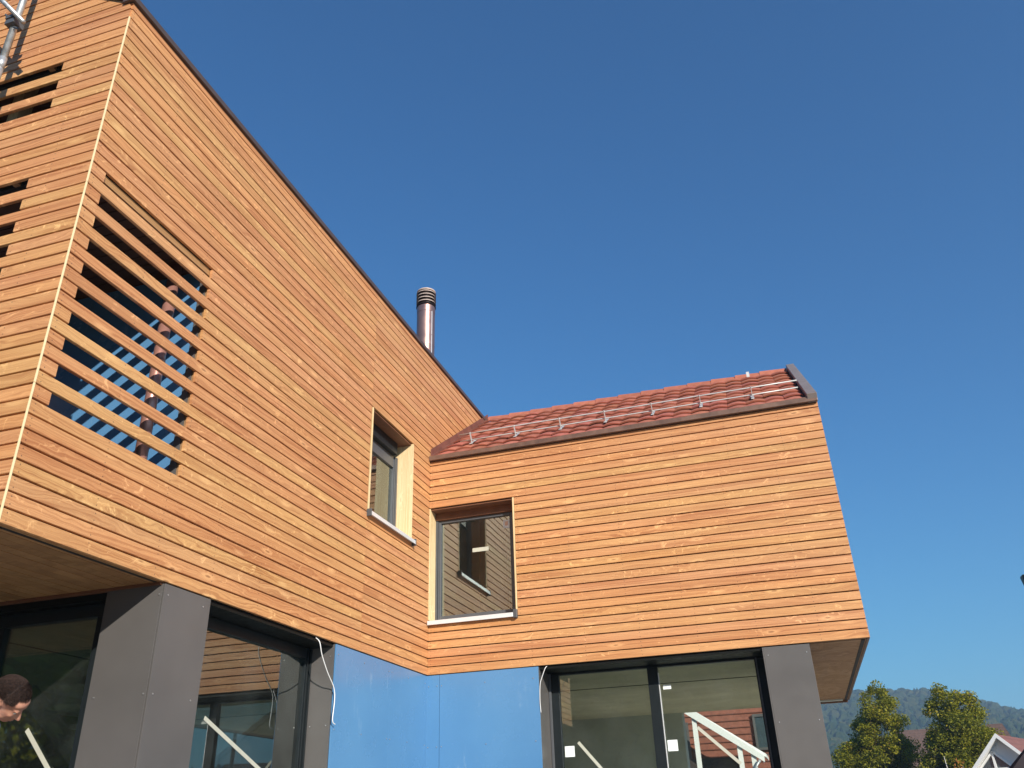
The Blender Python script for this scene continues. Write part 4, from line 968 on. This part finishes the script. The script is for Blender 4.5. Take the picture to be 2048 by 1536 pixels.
# white gable with the pointed window
wx, wy = at_az(10.62, 34.4); wg = tag(empty('white_gable_house', (wx, wy, 0), -.42), 'white gabled house with a pointed white-framed window and red roof at bottom right', 'house')
wg.scale = (.72, .72, .72)
hg = 5.19
m = MB(); hw = 3.0; sl = 1.02; ev = hg-.19-sl*hw
m.v = [(-hw, 0, 0), (hw, 0, 0), (hw, 7, 0), (-hw, 7, 0), (-hw, 0, ev), (hw, 0, ev), (hw, 7, ev), (-hw, 7, ev), (0, 0, hg-.19), (0, 7, hg-.19)]
m.f = [(0, 1, 5, 8, 4), (2, 3, 7, 9, 6), (1, 2, 6, 5), (3, 0, 4, 7)]; m.build('wall', RENDER, wg)
for s_ in (-1, 1):
    e_ = hw+.4; z1 = hg-sl*e_; r_ = MB(); lo = [(0, -.40, hg-.16), (s_*e_, -.40, z1-.16), (s_*e_, 7.4, z1-.16), (0, 7.4, hg-.16)]; hi = [(a, b_, c_+.13) for a, b_, c_ in lo]
    (r_.hexa(lo+hi) if s_ > 0 else r_.hexa([lo[1], lo[0], lo[3], lo[2], hi[1], hi[0], hi[3], hi[2]])).build('roof', RT2, wg)
    lo = [(0, -.398, hg-.20), (s_*e_, -.398, z1-.20), (s_*e_, -.01, z1-.20), (0, -.01, hg-.20)]; hi = [(a, b_, c_+.035) for a, b_, c_ in lo]; q_ = MB()
    (q_.hexa(lo+hi) if s_ > 0 else q_.hexa([lo[1], lo[0], lo[3], lo[2], hi[1], hi[0], hi[3], hi[2]])).build('soffit', WHITE, wg)
    MB().hexa([(0, -.44, hg-.19), (s_*e_, -.44, z1-.19), (s_*e_, -.402, z1-.19), (0, -.402, hg-.19), (0, -.44, hg-.0), (s_*e_, -.44, z1-.0), (s_*e_, -.402, z1-.0), (0, -.402, hg-.0)]).build('verge_board', WHITE, wg)
fr = MB(); t = .07
def bar(a, b_, wd=.07):
    a = Vector(a); b_ = Vector(b_); d_ = (b_-a).normalized(); q = Vector((-d_.y, d_.x))*wd/2
    P = [a-q, b_-q, b_+q, a+q]; fr.hexa([(p.x, -.09, p.y) for p in P][::-1]+[(p.x, -.006, p.y) for p in P][::-1])
zb = 3.05; za = 4.45; 
for A_, B_ in (((-.75, zb), (.75, zb)), ((-.75, zb), (-.75, zb+.67)), ((.75, zb), (.75, zb+.67)), ((-.75, zb+.67), (0, za)), ((.75, zb+.67), (0, za)), ((-.02, zb), (-.02, za)), ((-.75, zb+.67), (.75, zb+.67)), ((-.4, zb), (-.4, zb+.67)), ((.42, zb), (.42, zb+.67))): bar(A_, B_, .09)
fr.v = [(x_-.42, y_, z__) for x_, y_, z__ in fr.v]
fw = fr.build('window', WHITE, wg)
m = MB(); P_ = [(-1.17, zb), (.33, zb), (.33, zb+.67), (-.42, za), (-1.17, zb+.67)]; m.v = [(x_, -.02, z__) for x_, z__ in P_]+[(x_, -.004, z__) for x_, z__ in P_]; m.f = [(0, 1, 2, 3, 4), (9, 8, 7, 6, 5)]; m.build('pane', WGL, fw)
box('balcony_rail', DKT, wg, -.9, 1.8, -.5, -.42, 2.35, 2.6)
# dark eave in the bottom right corner
dx, dy = at_az(13.35, 24); dh = tag(empty('garden_house', (dx, dy, -.12), -.12), 'dark roofed white garden house cut by the bottom right corner', 'house')
box('wall', RENDER, dh, -1.05, 3, 0, 3, 0, 2.2)
MB().hexa([(-1.5, -.5, 1.90), (3.4, -.5, 1.90), (3.4, 1.5, 3.5), (.2, 1.5, 3.5), (-1.5, -.5, 2.02), (3.4, -.5, 2.02), (3.4, 1.5, 3.62), (.2, 1.5, 3.62)]).hexa([(.2, 1.52, 3.5), (3.4, 1.52, 3.5), (3.4, 3.5, 1.9), (-1.5, 3.5, 1.9), (.2, 1.52, 3.62), (3.4, 1.52, 3.62), (3.4, 3.5, 2.02), (-1.5, 3.5, 2.02)]).build('roof', DKT, dh)
MB().tube([(-1.5, -.56, 1.93), (3.4, -.56, 1.95)], .06, 10).build('gutter', COPPER, dh)
# low red roof glimpsed left of the pointed tree
gable_house('low_red_roof_shed', 1.1, 34, 1.45, 4, 3, 1.7, 2.62, (RENDER, simple('bright_red_tiles', (.42, .09, .05), .6, var=.2), WHITE), 'low shed with a bright red roof at the foot of the grey column', over=.2, cat='shed')
# tile-hung house behind, seen through the low wing's rear window
th = tag(empty('tile_hung_house', (0, 16, 0)), 'red tile-hung house with a white sloping verge seen through the right glass', 'house')
box('wall', TILER, th, -5, 3.95, 0, 5, 0, 5.2)
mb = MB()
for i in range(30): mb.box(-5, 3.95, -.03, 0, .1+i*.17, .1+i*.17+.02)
tag(mb.build('tile_course', simple('darker_tile_edge', (.16, .055, .038), .8), th), kind='stuff')  # course edges in a darker red than the wall
for wx_, wz_, ww_, wh_ in ((3.15, 3.15, .95, .75), (3.1, 1.75, 1.2, .75), (.4, 3.0, .9, .8)):
    q = MB().box(wx_-ww_/2-.06, wx_+ww_/2+.06, -.1, -.031, wz_-.06, wz_).box(wx_-ww_/2-.06, wx_+ww_/2+.06, -.1, -.031, wz_+wh_, wz_+wh_+.07).box(wx_-ww_/2-.06, wx_-ww_/2, -.1, -.031, wz_, wz_+wh_).box(wx_+ww_/2, wx_+ww_/2+.06, -.1, -.031, wz_, wz_+wh_).build('window', COLM, th); box('pane', WGL, q, wx_-ww_/2, wx_+ww_/2, -.06, -.034, wz_, wz_+wh_)
cp = tag(empty('white_porch', (0, 13.8, 0)), 'white timber porch with a stepped sloping verge seen through the right glass', 'porch')
MB().hexa([(.9, 0, 4.03), (2.85, 0, 2.70), (2.85, .05, 2.70), (.9, .05, 4.03), (.9, 0, 4.25), (2.85, 0, 2.85), (2.85, .05, 2.85), (.9, .05, 4.25)]).build('verge_board', WHITE, cp)
MB().hexa([(.9, .05, 4.16), (2.9, .05, 2.80), (2.9, 1.4, 2.80), (.9, 1.4, 4.16), (.9, .05, 4.24), (2.9, .05, 2.88), (2.9, 1.4, 2.88), (.9, 1.4, 4.24)]).build('roof', WHITE, cp)
for px_ in (1.25, 2.25, 2.55): box('post', WHITE, cp, px_, px_+.11, .06, .17, 0, 4.05-(px_-.9)*.69)
box('wall', WHITE, cp, .95, 2.3, 1.0, 1.05, 0, 2.2); box('wall', DKT, cp, .95, 2.2, .9, .96, 2.2, 2.9)
MB().tube([(2.75, -.04, 2.75), (2.62, -.04, 2.6), (2.62, -.04, 0)], .035, 10).build('gutter_pipe', GALV, cp, smooth=True)
# houses and trees behind the camera: what the panes mirror
gable_house('opposite_house', 0, 0, PI+.25, 9, 10, 4.2, 7.6, (RENDER, RT1, WHITE), 'white house with brown roof standing across the garden behind the viewer', windows=[(-2, 1.2, 1.2, 1.3), (2, 1.2, 1.2, 1.3), (0, 4.2, 1, 1.1)], xy=(17, -27))
gable_house('opposite_house', 0, 0, PI-.3, 8, 9, 3.6, 6.6, (RENDER, RT2, WHITE), 'white house with red roof far behind the viewer on the left', windows=[(-2, 1.2, 1.2, 1.3), (2, 1.2, 1.2, 1.3)], xy=(-7, -38))
rnd = random.Random(77)
for i, (tx, ty, hh, lab) in enumerate(((2.5, -33, 14, 'tall garden tree straight behind the viewer'), (-3.5, -31, 13, 'tall garden tree in front of the opposite house with the red roof'), (-10, -31, 14, 'broad tree on the left behind the viewer'), (-17, -27, 13.5, 'tree at the end of the row behind the viewer'), (-23, -21, 12, 'tree far left behind the viewer, beside the hedge'), (-7, -35, 15, 'tallest tree behind the viewer, between its two broad neighbours'), (-14, -33, 14, 'tree behind the viewer close to the tallest one'), (-19.5, -24.5, 14, 'round tree nearest to the left end of the row behind the viewer'), (-28, -27, 15, 'outermost tall tree on the left behind the viewer'), (8.2, -36, 12, 'tree left of the opposite house with the brown roof'))):
    az = math.degrees(math.atan2(tx-CAM.x, ty-CAM.y)); d = math.hypot(tx-CAM.x, ty-CAM.y)
    tree('broadleaf_tree', az, d, [(0, hh*.62, hh*.3, hh*.36), (.4, hh*.36, hh*.34, hh*.3)], 90+i, lab, per=130, ncl=170, size=.34, col=(.8, .85, .8), group='garden trees behind the viewer', cr=(.9, 1.6))

# ------------------------------------------------------------------ the autumn air
HZ = bpy.data.materials.new('air'); HZ.use_nodes = True; n = HZ.node_tree; n.nodes.clear(); out = nd(n, 'ShaderNodeOutputMaterial'); pv = nd(n, 'ShaderNodeVolumePrincipled')
pv.inputs['Color'].default_value = (.50, .74, 1.0, 1); pv.inputs['Density'].default_value = .00075; pv.inputs['Anisotropy'].default_value = .2; lk(n, pv.outputs[0], out.inputs['Volume'])
hz = box('haze', HZ, None, -2700, 2700, -2700, 2700, -1.3, 100); tag(hz, kind='stuff')

for i, (tx, ty, hh, lab) in enumerate(((-13, 2.5, 6.5, 'added tree west of the house, blocking the sky behind the far left glass'), (-15, 7.5, 7, 'second added tree west of the house, blocking the sky behind the dark rooms'), (-10.5, 6.5, 5.5, 'small added tree blocking the sky close behind the west side of the house'))):  # trees added to block the sky seen through the left room
    az = math.degrees(math.atan2(tx-CAM.x, ty-CAM.y)); d = math.hypot(tx-CAM.x, ty-CAM.y)
    tree('broadleaf_tree', az, d, [(0, hh*.5, hh*.45, hh*.48)], 190+i, lab, per=90, ncl=110, size=.13, group='added sky-blocking trees west of the house', cr=(.5, .9))
# street lamp cut by the right edge of the picture
lx, ly = at_az(14.42, 20); lp = tag(empty('street_lamp', (lx, ly, 0)), 'dark street lamp head just entering at the right edge of the picture', 'street lamp')
MB().tube([(.35, 0, 0), (.35, 0, 5.5), (.30, 0, 5.62), (.2, 0, 5.66)], [.06, .045, .04, .03], 12).build('pole', FRAME, lp, smooth=True)
MB().hexa([(-.085, -.1, 5.40), (.22, -.1, 5.50), (.22, .1, 5.50), (-.085, .1, 5.40), (-.13, -.12, 5.74), (.22, -.12, 5.72), (.22, .12, 5.72), (-.13, .12, 5.74)]).build('lamp_head', FRAME, lp, bev=.03)
